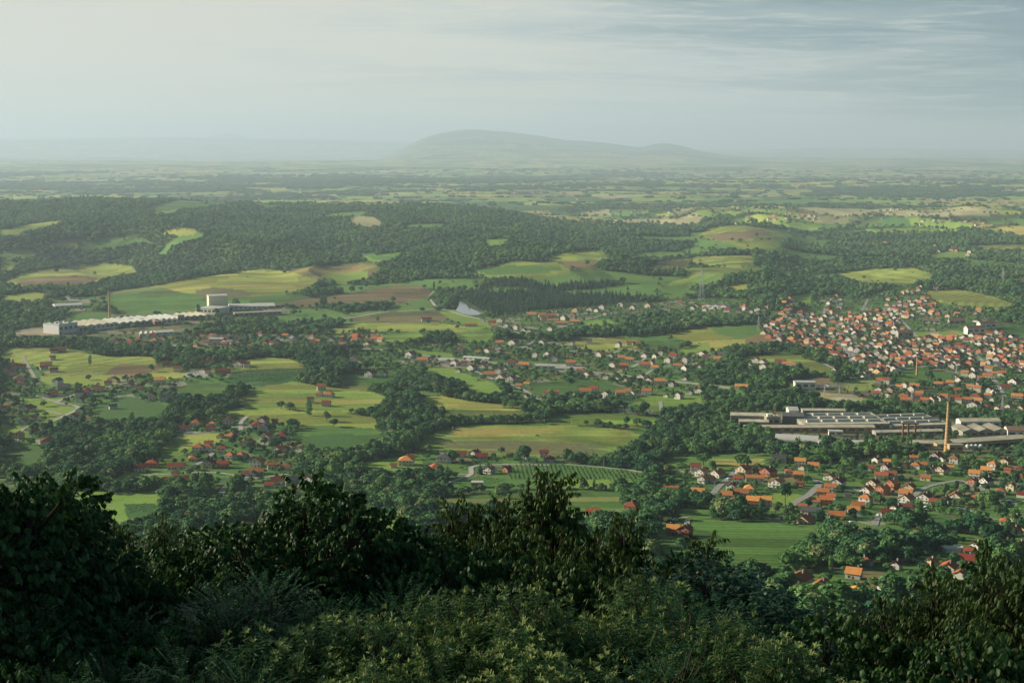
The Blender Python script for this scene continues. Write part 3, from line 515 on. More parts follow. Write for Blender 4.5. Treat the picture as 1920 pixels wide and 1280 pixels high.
RNAME = {'o': 'orange', 'r': 'red', 'd': 'brown', 'k': 'grey'}
WNAME = {'w': 'white', 'c': 'cream', 'b': 'brick', 'g': 'grey', 'y': 'yellow'}
def tile_mat(nm, colr):
    m = bpy.data.materials.new(nm); m.use_nodes = True; t = m.node_tree; b = t.nodes['Principled BSDF']; b.inputs['Roughness'].default_value = .8; b.inputs['Specular IOR Level'].default_value = .2
    tc = t.nodes.new('ShaderNodeTexCoord'); oi0 = t.nodes.new('ShaderNodeObjectInfo'); ta = N(t, 'ShaderNodeAttribute', attribute_name='tone'); oi = N(t, 'ShaderNodeMath', operation='PINGPONG', inp={1: 1.0}); aa = N(t, 'ShaderNodeMath', operation='ADD'); t.links.new(oi0.outputs['Random'], aa.inputs[0]); t.links.new(ta.outputs['Fac'], aa.inputs[1]); t.links.new(aa.outputs[0], oi.inputs[0])
    n = N(t, 'ShaderNodeTexNoise', inp={'Scale': .9, 'Detail': 5.0, 'Roughness': .7}); t.links.new(tc.outputs['Object'], n.inputs['Vector'])
    w = N(t, 'ShaderNodeTexWave', wave_type='BANDS', bands_direction='Z', inp={'Scale': 1.4, 'Distortion': .4}); t.links.new(tc.outputs['Object'], w.inputs['Vector'])
    a = N(t, 'ShaderNodeMapRange', inp={'From Min': .3, 'From Max': .7, 'To Min': .72, 'To Max': 1.25}); t.links.new(n.outputs[0], a.inputs[0])
    c = N(t, 'ShaderNodeMapRange', inp={'To Min': .88, 'To Max': 1.05}); t.links.new(w.outputs[0], c.inputs[0])
    d = N(t, 'ShaderNodeMapRange', inp={'To Min': .42, 'To Max': 1.3}); t.links.new(oi.outputs[0], d.inputs[0])
    p = N(t, 'ShaderNodeMath', operation='MULTIPLY'); t.links.new(a.outputs[0], p.inputs[0]); t.links.new(c.outputs[0], p.inputs[1])
    q = N(t, 'ShaderNodeMath', operation='MULTIPLY'); t.links.new(p.outputs[0], q.inputs[0]); t.links.new(d.outputs[0], q.inputs[1])
    s = N(t, 'ShaderNodeVectorMath', operation='SCALE'); s.inputs[0].default_value = colr; t.links.new(q.outputs[0], s.inputs['Scale'])
    hs = N(t, 'ShaderNodeHueSaturation'); h2 = N(t, 'ShaderNodeMapRange', inp={'To Min': .488, 'To Max': .524}); t.links.new(oi.outputs[0], h2.inputs[0]); t.links.new(h2.outputs[0], hs.inputs['Hue'])
    t.links.new(s.outputs[0], hs.inputs['Color']); t.links.new(hs.outputs[0], b.inputs['Base Color']); return m
ROOFM = {k: tile_mat('roof_tiles_' + RNAME[k], v) for k, v in ROOFC.items()}
WALLM = {k: mat('plaster_' + WNAME[k], v, .85, .15, .12, .4, .14) for k, v in WALLC.items()}
GLASS = mat('window_glass', (.035, .045, .055), .15, .6, .1); DOORM = mat('door_wood', (.16, .08, .04), .6, .3, .2, 2); CONC = mat('concrete', (.36, .35, .32), .9, .1, .2, .3)

class MB:
    def __init__(s): s.v = []; s.f = []; s.m = []
    def quad(s, pts, mi=0):
        n = len(s.v); s.v += [tuple(p) for p in pts]; s.f.append(tuple(range(n, n + len(pts)))); s.m.append(mi)
    def box(s, x0, x1, y0, y1, z0, z1, mi=0, bottom=False):
        p = [(x0,y0,z0),(x1,y0,z0),(x1,y1,z0),(x0,y1,z0),(x0,y0,z1),(x1,y0,z1),(x1,y1,z1),(x0,y1,z1)]
        for q in ((0,1,5,4),(1,2,6,5),(2,3,7,6),(3,0,4,7),(4,5,6,7)) + (((3,2,1,0),) if bottom else ()): s.quad([p[i] for i in q], mi)
    def cyl(s, cx, cy, z0, z1, r0, r1, n=12, mi=0, cap=True):
        a = [2 * math.pi * i / n for i in range(n)]
        for i in range(n):
            j = (i + 1) % n
            s.quad([(cx + r0 * math.cos(a[i]), cy + r0 * math.sin(a[i]), z0), (cx + r0 * math.cos(a[j]), cy + r0 * math.sin(a[j]), z0), (cx + r1 * math.cos(a[j]), cy + r1 * math.sin(a[j]), z1), (cx + r1 * math.cos(a[i]), cy + r1 * math.sin(a[i]), z1)], mi)
        if cap: s.quad([(cx + r1 * math.cos(t), cy + r1 * math.sin(t), z1) for t in a], mi)
    def bar(s, p, q, r, mi=0):
        p = Vector(p); q = Vector(q); d = (q - p).normalized(); u = d.orthogonal().normalized() * r; w = d.cross(u)
        c = [u, w, -u, -w]
        for i in range(4): s.quad([p + c[i], p + c[(i + 1) % 4], q + c[(i + 1) % 4], q + c[i]], mi)
    def mesh(s, name):
        me = make_mesh(name, s.v, s.f); me.polygons.foreach_set('material_index', s.m); return me
    def build(s, name, mats, parent=None): return link(name, s.mesh(name), mats, parent)
def slab(b, pts, th, mi=0):
    """a roof plane with thickness"""
    top = [Vector(p) for p in pts]; n = (top[1] - top[0]).cross(top[2] - top[0]).normalized()
    if n.z < 0: n = -n
    bot = [p - n * th for p in top]; b.quad(top, mi); b.quad(bot[::-1], mi)
    for i in range(len(top)): j = (i + 1) % len(top); b.quad([top[i], bot[i], bot[j], top[j]], mi)
def house_meshes(w, dp, h, typ, rise):
    """w across the front (x), dp depth (y), origin at the middle of the floor; gable: ridge along y"""
    wl = MB(); rf = MB(); hw, hd = w / 2, dp / 2; ov = .55
    z0 = -3.0
    if typ == 'g':
        for (a, b_) in (((-hw, -hd), (hw, -hd)), ((hw, -hd), (hw, hd)), ((hw, hd), (-hw, hd)), ((-hw, hd), (-hw, -hd))):
            wl.quad([(a[0], a[1], z0), (b_[0], b_[1], z0), (b_[0], b_[1], h), (a[0], a[1], h)])
        wl.quad([(-hw, -hd, h), (hw, -hd, h), (0, -hd, h + rise)]); wl.quad([(hw, hd, h), (-hw, hd, h), (0, hd, h + rise)])
        k = rise / hw; e = ov
        for sx in (-1, 1):
            slab(rf, [(0, -hd - e, h + rise + .12), (sx * (hw + e), -hd - e, h - k * e + .12), (sx * (hw + e), hd + e, h - k * e + .12), (0, hd + e, h + rise + .12)], .22)
    elif typ == 's':
        wl.box(-hw, hw, -hd, hd, z0, h)
        for sx in (-1, 1): wl.quad([(sx * hw, -hd, h), (sx * hw, hd, h), (sx * hw, 0, h + rise)][::sx])
        k = rise / hd; e = ov
        for sy in (-1, 1):
            slab(rf, [(-hw - e, 0, h + rise + .12), (-hw - e, sy * (hd + e), h - k * e + .12), (hw + e, sy * (hd + e), h - k * e + .12), (hw + e, 0, h + rise + .12)], .22)
    else:
        wl.box(-hw, hw, -hd, hd, z0, h); e = ov; X, Y = hw + e, hd + e; zb = h - .1; zt = h + rise
        if hw >= hd: A, B = (-(hw - hd) - .3, 0), ((hw - hd) + .3, 0)
        else: A, B = (0, -(hd - hw) - .3), (0, (hd - hw) + .3)
        a, b_ = (A[0], A[1], zt), (B[0], B[1], zt); c = [(-X, -Y, zb), (X, -Y, zb), (X, Y, zb), (-X, Y, zb)]
        if hw >= hd: rf.quad([c[0], c[1], b_, a]); rf.quad([c[1], c[2], b_]); rf.quad([c[2], c[3], a, b_]); rf.quad([c[3], c[0], a])
        else: rf.quad([c[0], c[1], a]); rf.quad([c[1], c[2], b_, a]); rf.quad([c[2], c[3], b_]); rf.quad([c[3], c[0], a, b_])
        rf.quad([(p[0], p[1], zb - .05) for p in c][::-1])
    return wl, rf
ORD = ['first','second','third','fourth','fifth','sixth','seventh','eighth','ninth','tenth','eleventh','twelfth','thirteenth','fourteenth','fifteenth']
FOOT = []          # x, y, radius of everything built on the ground
HLIST = []
for key, (short, long_, data) in HOUSES.items():
    rows = [q.split(',') for q in data.split()]
    X, Y, Zz = cast([float(q[0]) for q in rows], [float(q[1]) for q in rows])
    for q, x, y, z in zip(rows, X, Y, Zz):
        dist = math.hypot(x, y); wpx = float(q[2]); HLIST.append(dict(c=key, px=float(q[0]), py=float(q[1]), w=wpx, wm=min(max(wpx * dist / F, 6.5), 26), x=float(x), y=float(y), z=float(z), t=q[3][0], r=q[3][1], k=q[3][2], d=dist))
HLIST.sort(key=lambda h: -h['w'])
NAMED = HLIST[:292]; SMALL = HLIST[292:]
# labels: rows from front to back within each village, counted from the left
for key, (short, long_, _) in HOUSES.items():
    hs = sorted([h for h in NAMED if h['c'] == key], key=lambda h: -h['py'])
    if not hs: continue
    per = 8 if len(hs) > 8 else len(hs)
    nrow = math.ceil(len(hs) / per)
    for r in range(nrow):
        row = sorted(hs[r * per:(r + 1) * per], key=lambda h: h['px'])
        rn = 'front' if r == 0 and nrow > 1 else ('back' if r == nrow - 1 and nrow > 1 else ORD[r])
        for i, h in enumerate(row):
            side = (ORD[i] + ' from left') if i else 'leftmost'
            if i == len(row) - 1 and i: side = 'rightmost'
            wn = WNAME[h['k']]; look = f"{wn} {RNAME[h['r']]}-roofed house"
            h['label'] = f"{look}, {side} in {rn} row of the {short}" if nrow > 1 else f"{look}, {side} at the {short}"
            h['label'] = h['label'].replace('near edge of town', "town's near edge").replace('the town', 'the town')
GROUPN = {'low': 'houses of the lower right village', 'bot': 'houses of the bottom right hamlet', 'mead': 'houses by the bottom meadows', 'farm': 'farm houses above the orchard', 'res': 'houses of the reservoir village', 'mid': 'houses along the main road', 'sub': 'houses at the field edge', 'town': 'houses at the near edge of the town', 'ham': 'houses of the hillside hamlet', 'left': 'houses of the left lane village'}
def house_dims(h, rnd):
    w = h['wm'] * (0.92 if h['t'] == 'g' else .98)
    two = rnd.random() < .6
    if h['w'] * h['d'] / F > 17 or (h['t'] == 's' and h['w'] > 27): dp = rnd.uniform(7.5, 9); hh = rnd.uniform(3, 4)
    else: dp = w * rnd.uniform(.85, 1.1) if h['t'] != 's' else min(w * .8, 10); hh = rnd.uniform(4.6, 5.8) if two else rnd.uniform(3.0, 3.6)
    if h['wm'] < 8: hh = min(hh, 3.2)
    if h['py'] < 780 and h['wm'] > 9: hh += .6
    span = w if h['t'] == 'g' else dp
    rise = min(span * rnd.uniform(.27, .36), 4.2) * (1 if h['t'] != 'h' else .9)
    yaw = -math.atan2(h['x'], h['y']) + {'g': math.radians(rnd.uniform(-38, -14)), 's': math.radians(rnd.uniform(-14, 6)), 'h': math.radians(rnd.uniform(-30, 5))}[h['t']]
    return w, dp, hh, rise, yaw
rh = random.Random(5)
def windows(wl_w, dp, hh, parent, detail):
    fl = 2 if hh > 4.4 else 1; hw, hd = wl_w / 2, dp / 2
    nf = max(2, int(wl_w / 3.4))
    def pane(cx, cy, cz, ax, ww, wh):
        fr = MB(); pn = MB()
        if ax == 'f': fr.box(cx - ww / 2 - .1, cx + ww / 2 + .1, cy - .07, cy - .004, cz - wh / 2 - .1, cz + wh / 2 + .1, 0, True); pn.quad([(cx - ww / 2, cy - .09, cz - wh / 2), (cx + ww / 2, cy - .09, cz - wh / 2), (cx + ww / 2, cy - .09, cz + wh / 2), (cx - ww / 2, cy - .09, cz + wh / 2)])
        else: fr.box(cx + (.004 if cx > 0 else -.07), cx + (.07 if cx > 0 else -.004), cy - ww / 2 - .1, cy + ww / 2 + .1, cz - wh / 2 - .1, cz + wh / 2 + .1, 0, True); sx = 1 if cx > 0 else -1; pn.quad([(cx + sx * .09, cy - ww / 2 * sx, cz - wh / 2), (cx + sx * .09, cy + ww / 2 * sx, cz - wh / 2), (cx + sx * .09, cy + ww / 2 * sx, cz + wh / 2), (cx + sx * .09, cy - ww / 2 * sx, cz + wh / 2)])
        if detail > 2: pn.build('pane', GLASS, fr.build('window', FRAME, parent))
        else:
            n = len(fr.v); fr.v += pn.v; fr.f += [tuple(i + n for i in f) for f in pn.f]; fr.m += [1] * len(pn.f)
            fr.build('window', [FRAME, GLASS], parent)
    for f in range(fl):
        zc = 1.55 + f * 2.75
        for i in range(nf):
            cx = -hw + wl_w * (i + .5) / nf
            if f == 0 and i == nf // 2: continue
            pane(cx, -hd, zc, 'f', 1.25, 1.25)
        if detail > 1:
            for i in range(2): pane(-hw, -hd + dp * (i + .5) / 2, zc, 'l', 1.1, 1.2)
    return fl
FRAME = mat('window_frame', (.55, .52, .46), .6, .3, .05)
for h in NAMED:
    w, dp, hh, rise, yaw = house_dims(h, rh)
    # the foot traced in the photo is the near wall: push the centre back by half the depth
    ux, uy = h['x'] / h['d'], h['y'] / h['d']
    cx, cy = h['x'] + ux * dp * .45, h['y'] + uy * dp * .45
    z = float(min(Z(cx, cy), Z(h['x'], h['y']))) + .25
    root = link('house', None); root.location = (cx, cy, z); root.rotation_euler = (0, 0, yaw)
    tag(root, h['label'], 'house', GROUPN[h['c']])
    wl, rf = house_meshes(w, dp, hh, h['t'], rise)
    wl.build('wall', WALLM[h['k']], root); ro = rf.build('roof', ROOFM[h['r']], root)
    if h['w'] > 12:
        ch = MB(); xx = rh.uniform(-.25, .25) * w if h['t'] != 'g' else w * .14; yy = dp * .1 if h['t'] != 'g' else rh.uniform(-.2, .2) * dp
        ch.box(xx - .35, xx + .35, yy - .35, yy + .35, hh, hh + rise + .9); ch.box(xx - .42, xx + .42, yy - .42, yy + .42, hh + rise + .9, hh + rise + 1.1, 0, True); ch.build('chimney', CONC, ro)
    if h['w'] >= 15:
        windows(w, dp, hh, root, 3 if h['w'] >= 24 else 2 if h['w'] > 17 else 1)
        dr = MB(); dr.box(-.55 + w * .02, .55 + w * .02, -dp / 2 - .08, -dp / 2 - .004, 0, 2.1, 0, True); dr.build('door', DOORM, root)
        if h['t'] == 'g' and h['w'] > 17:
            wi = MB(); wi.box(-.6, .6, -dp / 2 - .08, -dp / 2 - .004, hh + .3, hh + 1.35, 0, True); wi.build('window', GLASS, root)
        if hh > 4.4 and h['w'] > 16:
            bl = MB(); bl.box(-w * .32, w * .32, -dp / 2 - 1.3, -dp / 2 - .003, 2.75, 2.9, 0, True)
            for sx in (-1, 1): bl.box(sx * w * .3 - .1, sx * w * .3 + .1, -dp / 2 - 1.25, -dp / 2 - 1.05, -1, 2.75)
            bl.box(-w * .32, w * .32, -dp / 2 - 1.3, -dp / 2 - 1.22, 2.9, 3.8, 0, True); bl.build('balcony', WALLM[h['k']], root)
    FOOT.append((cx, cy, max(w, dp) * .62))

# ---- the far houses: one mass, each still a wall-and-roof house
def poisson_px(poly, sx, sy, seed, keep=1.0):
    r = np.random.default_rng(seed); P = np.array(poly, float); x0, y0 = P.min(0); x1, y1 = P.max(0); out = []
    j = 0; y = y0
    while y < y1:
        j += 1; x = x0 + (j % 2) * sx * .5
        while x < x1:
            if r.random() < keep: out.append((x + r.uniform(-.42, .42) * sx, y + r.uniform(-.45, .45) * sy))
            x += sx
        y += sy
    o = np.array(out); m = inpoly(o[:, 0], o[:, 1], poly); return o[m]
BACKT = [
 ([(1425,628),(1440,600),(1500,590),(1545,585),(1600,590),(1680,575),(1700,590),(1690,640),(1700,690),(1640,700),(1580,692),(1530,664),(1470,648)], 12.0, 7.2, .95, (7.5, 11.5)),
 ([(1690,640),(1720,632),(1800,634),(1860,622),(1925,640),(1925,700),(1860,690),(1800,694),(1700,684)], 12.0, 7.0, 1.0, (7.5, 11.5)),
 ([(1540,588),(1560,560),(1575,550),(1590,552),(1582,575),(1560,590)], 11, 7, .8, (8, 12)),
 ([(1640,588),(1655,570),(1690,548),(1730,540),(1745,556),(1765,575),(1760,592),(1700,600)], 11.5, 7, .85, (7.5, 11)),
 ([(1700,556),(1710,540),(1800,524),(1812,532),(1745,548)], 12, 7, .55, (8, 12)),
 ([(1740,600),(1760,575),(1830,575),(1860,600),(1840,606)], 16, 9, .5, (9, 12)),
 ([(1405,585),(1440,560),(1480,560),(1505,590),(1440,605)], 13, 8, .6, (9, 13)),
 ([(1290,585),(1300,568),(1400,575),(1405,592)], 14, 7, .6, (9, 12)),
 ([(188,648),(262,625),(340,630),(480,628),(620,632),(725,630),(738,640),(700,654),(560,650),(420,655),(300,654)], 13, 8, .62, (8, 13)),
 ([(1080,420),(1220,422),(1220,430),(1080,428)], 16, 5, .5, (9, 12)), ([(1225,424),(1310,424),(1310,430),(1225,430)], 14, 5, .6, (9, 12)),
 ([(840,398),(900,402),(980,408),(980,414),(840,404)], 16, 6, .35, (9, 12)), ([(745,395),(775,395),(775,400),(745,400)], 10, 5, .7, (9, 12)),
 ([(190,370),(220,371),(220,376),(190,375)], 9, 5, .7, (9, 12)), ([(380,370),(560,376),(560,382),(380,378)], 15, 5, .4, (10, 14)),
 ([(1375,418),(1385,418),(1385,423),(1375,423)], 6, 4, 1, (9, 12)), ([(1460,452),(1500,450),(1500,458),(1460,460)], 13, 6, .7, (9, 12)), ([(1590,455),(1680,456),(1680,464),(1590,464)], 17, 7, .6, (9, 12)),
 ([(1740,460),(1830,466),(1830,480),(1760,482)], 17, 7, .5, (10, 13)), ([(1770,520),(1810,522),(1810,532),(1770,532)], 12, 6, .9, (10, 13)), ([(1865,515),(1925,512),(1925,530),(1865,530)], 15, 8, .8, (10, 13)),
 ([(40,610),(100,590),(110,600),(90,612),(30,625)], 14, 7, .4, (8, 11)), ([(60,560),(150,548),(190,552),(150,560)], 12, 5, .5, (10, 16)), ([(0,595),(60,580),(60,592),(0,606)], 14, 7, .4, (8, 11)),
]
FARV = [(1330,1420,300,312,26),(1500,1700,306,322,40),(1020,1060,300,312,24),(940,1100,286,312,16),(1340,1400,318,330,22),(1700,1900,312,345,30),(1120,1270,385,402,26),(1400,1560,400,414,22),(1640,1900,372,424,40),(180,420,338,350,22),(900,1200,330,385,26),(20,330,352,366,20),(560,900,352,372,16),(1290,1400,374,392,20)]
y_check = True
def off_road(X, Y):
    ok = np.ones(len(X), bool)
    for Q, w in ROADPTS:
        for q in Q[::2]: ok &= np.hypot(X - q[0], Y - q[1]) > w / 2 + 4.5
    for h in HLIST: ok &= np.hypot(X - h['x'], Y - h['y']) > 8.5
    return ok
sv, sf, sm, st_ = [], [], [], []
def add_small(x, y, w, dp, hh, rise, yaw, typ, wi, ri):
    tone = rh.random() * 2; wl, rf = house_meshes(w, dp, hh, typ, rise); z = float(Z(x, y)); c, s_ = math.cos(yaw), math.sin(yaw)
    for b, mi in ((wl, wi), (rf, ri)):
        n = len(sv)
        for v in b.v: sv.append((x + v[0] * c - v[1] * s_, y + v[0] * s_ + v[1] * c, z + v[2]))
        for f in b.f: sf.append(tuple(i + n for i in f)); sm.append(mi); st_.append(tone)
wk = list(WALLC); rk = list(ROOFC)
for h in SMALL:
    w, dp, hh, rise, yaw = house_dims(h, rh); add_small(h['x'], h['y'] + dp * .4, w, dp, hh, rise, yaw, h['t'], wk.index(h['k']), 5 + rk.index(h['r'])); FOOT.append((h['x'], h['y'] + dp * .4, max(w, dp) * .6))
for bi, (poly, sx, sy, keep, (wa, wb)) in enumerate(BACKT):
    P = poisson_px(poly, sx, sy, 50 + bi, keep)
    if not len(P): continue
    X, Y, Zz = cast(P[:, 0], P[:, 1])
    if y_check: k_ = off_road(X, Y); X, Y, Zz = X[k_], Y[k_], Zz[k_]
    for x, y, z in zip(X, Y, Zz):
        typ = rh.choice('gggssh'); w = rh.uniform(wa, wb); dp = w * rh.uniform(.8, 1.1); hh = rh.uniform(3.4, 6.0); rise = w * rh.uniform(.26, .36)
        if y > 4000: w *= 1.15
        if bi == 8: hh = rh.uniform(3, 4.4)
        add_small(float(x), float(y), w, dp, hh, rise, -math.atan2(x, y) + math.radians(rh.uniform(-38, -8)), typ, rh.choice([0, 0, 0, 0, 1, 1, 2, 3]), 5 + rh.choice([0, 0, 0, 1, 1, 2, 2, 3] if bi != 8 else [0, 1, 1, 2, 2, 3])); FOOT.append((float(x), float(y), w * .62))
for (x0, x1, y0, y1, n) in FARV:
    px = RNG.normal((x0 + x1) / 2, (x1 - x0) / 3.2, n); py = RNG.uniform(y0, y1, n); X, Y, Zz = cast(px, py)
    for x, y in zip(X, Y):
        if y > 30000: continue
        w = rh.uniform(10, 16) * (1 if y < 9000 else 1.25); add_small(float(x), float(y), w, w * .8, 5.5, 3.4, rh.uniform(-.7, .1), rh.choice('gs'), rh.choice([0, 0, 1]), 5 + rh.choice([0, 1, 2, 0]))
me = make_mesh('distant_houses', sv, sf); me.polygons.foreach_set('material_index', sm); ta_ = me.attributes.new('tone', 'FLOAT', 'FACE'); ta_.data.foreach_set('value', st_)
tag(link('distant_houses', me, [WALLM[k] for k in wk] + [ROOFM[k] for k in rk]), 'mass of small distant tile-roofed houses filling the hillside town and far villages', 'houses', kind='stuff')
# ------------------------------------------------------------------ factories, sheds, chimneys, pylons, cars
PALEW = mat('pale_render', (.68, .64, .54), .85, .2, .14, .15); GREYW = mat('grey_render', (.30, .28, .24), .9, .1, .2, .15); TANW = mat('tan_brick', (.44, .30, .15), .9, .1, .15, .3)
ASB = mat('weathered_roof_sheet', (.46, .42, .31), .9, .15, .22, .12); LROOF = mat('light_roof_sheet', (.46, .45, .41), .5, .4, .10, .12); BLUEG = mat('dusty_skylight_glass', (.16, .20, .20), .5, .5, .15, .3)
YELW = mat('yellow_cladding', (.74, .67, .48), .7, .3, .05, .2); ROOFD = mat('stained_roof_sheet', (.25, .23, .18), .9, .1, .35, .06); DARK = mat('bay_shade_and_door', (.03, .03, .03), .9, .1, .1); BRWN = mat('brown_roof_sheet', (.20, .12, .085), .9, .1, .2, .2)
RUST = mat('rusty_steel', (.28, .12, .055), .85, .2, .3, .6); STEEL = mat('galvanised_steel', (.34, .35, .35), .5, .5, .08, 1); WHITE = mat('white_paint', (.62, .62, .58), .5, .4, .05, .5); BLUEP = mat('blue_panel', (.16, .38, .60), .4, .4, .1, .5)
DGREY = mat('dark_slate_wall', (.11, .115, .11), .9, .1, .15, .2); REDB = mat('red_brick', (.36, .12, .07), .9, .1, .2, .5)
def frame_AB(ax, ay, bx, by):
    X, Y, Zz = cast([ax, bx], [ay, by]); A = np.array([X[0], Y[0]]); B = np.array([X[1], Y[1]]); L_ = float(np.linalg.norm(B - A)); return A, B, L_, math.atan2(B[1] - A[1], B[0] - A[0]), float(min(Zz.min(), Z(*( (A + B) / 2 ))))
def hall(name, px, dp, h, label, cat, roof='gx', rise=2.0, wm=None, rm=None, n=1, extras=None, group=None, win=True, over=.5, zadd=0.0):
    A, B, Lx, yaw, z = frame_AB(*px); wm = wm or PALEW; rm = rm or ASB
    root = link(name, None); root.location = (A[0], A[1], z + .2 + zadd); root.rotation_euler = (0, 0, yaw); tag(root, label, cat, group)
    w = MB(); w.box(0, Lx, 0, dp, -5, h)
    r = MB(); e = over
    if roof == 'gx':
        for sx in (0, Lx): w.quad([(sx, 0, h), (sx, dp, h), (sx, dp / 2, h + rise)][::(1 if sx else -1)])
        k = rise / (dp / 2)
        for sy in (-1, 1): yy = dp / 2 + sy * (dp / 2 + e); slab(r, [(-e, dp / 2, h + rise + .15), (-e, yy, h - k * e + .15), (Lx + e, yy, h - k * e + .15), (Lx + e, dp / 2, h + rise + .15)], .3)
    elif roof == 'gy':
        s = Lx / n
        for i in range(n):
            x0, x1 = i * s, (i + 1) * s; xm = (x0 + x1) / 2
            w.quad([(x0, 0, h), (x1, 0, h), (xm, 0, h + rise)]); w.quad([(x1, dp, h), (x0, dp, h), (xm, dp, h + rise)])
            for xx in (x0 + .01, x1 - .01): slab(r, [(xm, -e, h + rise + .15), (xx, -e, h + .15), (xx, dp + e, h + .15), (xm, dp + e, h + rise + .15)], .25)
    elif roof == 'flat':
        r.box(-e, Lx + e, -e, dp + e, h, h + .35, 0, True)
        w.box(-.15, Lx + .15, -.15, .2, h + .353, h + .8, 0, True)
    elif roof == 'arch':
        K = 9; P = [(dp / 2 - (dp / 2 + .2) * math.cos(math.pi * i / K), h + rise * math.sin(math.pi * i / K) + .1) for i in range(K + 1)]
        for i in range(K): slab(r, [(-e, P[i][0], P[i][1]), (Lx + e, P[i][0], P[i][1]), (Lx + e, P[i + 1][0], P[i + 1][1]), (-e, P[i + 1][0], P[i + 1][1])], .15)
        for sx in (0, Lx): w.quad([(sx, p[0], p[1] - .15) for p in P])
    elif roof == 'saw':
        s = dp / n
        for i in range(n):
            y0 = i * s; y1 = y0 + s
            slab(r, [(-e, y0, h + rise), (Lx + e, y0, h + rise), (Lx + e, y1 - .3, h + .1), (-e, y1 - .3, h + .1)], .25); w.quad([(0, y0 + .05, h), (Lx, y0 + .05, h), (Lx, y0 + .05, h + rise - .25), (0, y0 + .05, h + rise - .25)])
    w.build('wall', wm, root); ro = r.build('roof', rm, root)
    if win:
        k = max(2, int(Lx / 9))
        for i in range(min(k, 14)):
            x0 = Lx * (i + .18) / min(k, 14); x1 = Lx * (i + .82) / min(k, 14); q = MB(); q.box(x0, x1, -.10, -.004, h * .42, h * .74, 0, True); q.build('window', GLASS, root)
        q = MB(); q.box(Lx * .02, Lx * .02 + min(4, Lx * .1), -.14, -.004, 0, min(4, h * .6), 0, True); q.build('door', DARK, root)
    if extras: extras(root, Lx, dp, h, ro)
    c, s_ = math.cos(yaw), math.sin(yaw)
    for i in range(int(Lx / 10) + 1):
        for j in range(int(dp / 12) + 1):
            lx, ly = min(i * 10 + 3, Lx), min(j * 12 + 4, dp); FOOT.append((A[0] + lx * c - ly * s_, A[1] + lx * s_ + ly * c, 8.5))
    return root
def skyl(nx, ny, wd, dd, hh, m=None, x0=.05, x1=.95, y0=.08, y1=.92):
    def f(root, Lx, dp, h, ro):
        for j in range(ny):
            for i in range(nx):
                cx = Lx * (x0 + (x1 - x0) * (i + .5 + .12 * (j % 2)) / nx); cy = dp * (y0 + (y1 - y0) * (j + .5) / ny); b = MB()
                a = wd / 2; d = dd / 2
                b.quad([(cx - a, cy - d, h + .35), (cx + a, cy - d, h + .35), (cx + a, cy, h + .35 + hh), (cx - a, cy, h + .35 + hh)]); b.quad([(cx + a, cy + d, h + .35), (cx - a, cy + d, h + .35), (cx - a, cy, h + .35 + hh), (cx + a, cy, h + .35 + hh)])
                b.quad([(cx - a, cy + d, h + .35), (cx - a, cy - d, h + .35), (cx - a, cy, h + .35 + hh)], 1); b.quad([(cx + a, cy - d, h + .35), (cx + a, cy + d, h + .35), (cx + a, cy, h + .35 + hh)], 1)
                b.build('skylight', [m or BLUEG, PALEW], ro)
    return f
def cols(root, Lx, dp, h, ro):
    b = MB(); b.box(.5, Lx - .5, -.12, -.004, .2, h * .62, 0, True); b.build('bay_shade_panel', DARK, root)  # near-black panel on the wall stands for shade inside the open front
    for i in range(12): x = Lx * (i + .5) / 12; c = MB(); c.box(x - .3, x + .3, -.55, -.13, -1, h * .8, 0, True); c.build('column', CONC, root)
# right-hand works
RW = 'halls of the right-hand works'
hall('factory_hall', (1370,795,1440,797), 22, 10, 'pale factory hall with dark open front, at the top left of the works', 'factory hall', 'flat', 1, GREYW, ASB, group=RW)
hall('factory_hall', (1386,803,1441,804), 16, 8, 'low pale-roofed factory hall tucked in front of the top-left hall', 'factory hall', 'gx', 1.5, GREYW, ASB, group=RW)
hall('factory_hall', (1437,800,1463,800), 18, 11, 'tall boxy factory block with a thin stack, left part of the works', 'factory hall', 'flat', 1, GREYW, ASB, group=RW, extras=lambda root, Lx, dp, h, ro: [(lambda b: (b.cyl(Lx * .75, 9, h, h + 15, .6, .5), b.build('stack', RUST, root)))(MB()), (lambda b: (b.box(Lx * .1, Lx * .5, 3, 9, h + .36, h + 3.5, 0, True), b.build('roof_cabin', PALEW, root)))(MB())])
hall('factory_hall', (1467,797,1507,798), 26, 11, 'dark slate-grey windowless factory block with sloping flank', 'factory hall', 'gx', 2, DGREY, DGREY, group=RW, win=False)
hall('factory_hall', (1479,788,1497,788), 20, 12, 'small tall light-roofed block behind the slate-grey block', 'factory hall', 'gx', 3, PALEW, LROOF, group=RW)
hall('factory_hall', (1505,780,1585,780), 14, 7, 'long thin back hall at the edge of the trees behind the works', 'factory hall', 'gx', 1.4, GREYW, ASB, group=RW)
hall('factory_hall', (1508,807,1668,807), 72, 7.5, 'wide flat main hall with rows of blue-grey skylights, left half', 'factory hall', 'flat', 1, GREYW, ASB, group=RW, extras=skyl(5, 3, 15, 7, 2.6))
hall('factory_hall', (1670,808,1782,808), 72, 7.5, 'wide flat main hall with rows of blue-grey skylights, right half by the chimney', 'factory hall', 'flat', 1, GREYW, ASB, group=RW, extras=skyl(4, 3, 15, 7, 2.6))
hall('factory_hall', (1397,811,1640,812), 13, 7, 'very long low front hall with one weathered pale roof, running half the works', 'factory hall', 'gx', 1.8, TANW, ASB, group=RW)
hall('factory_hall', (1642,816,1768,816), 12, 5, 'low grey shed range between the gantry and the tall chimney', 'factory hall', 'gx', 1.5, GREYW, ASB, group=RW)
hall('factory_hall', (1801,801,1876,802), 16, 8, 'long hall with a row of many windows under a pale gabled roof', 'factory hall', 'gx', 2.5, PALEW, ASB, group=RW)
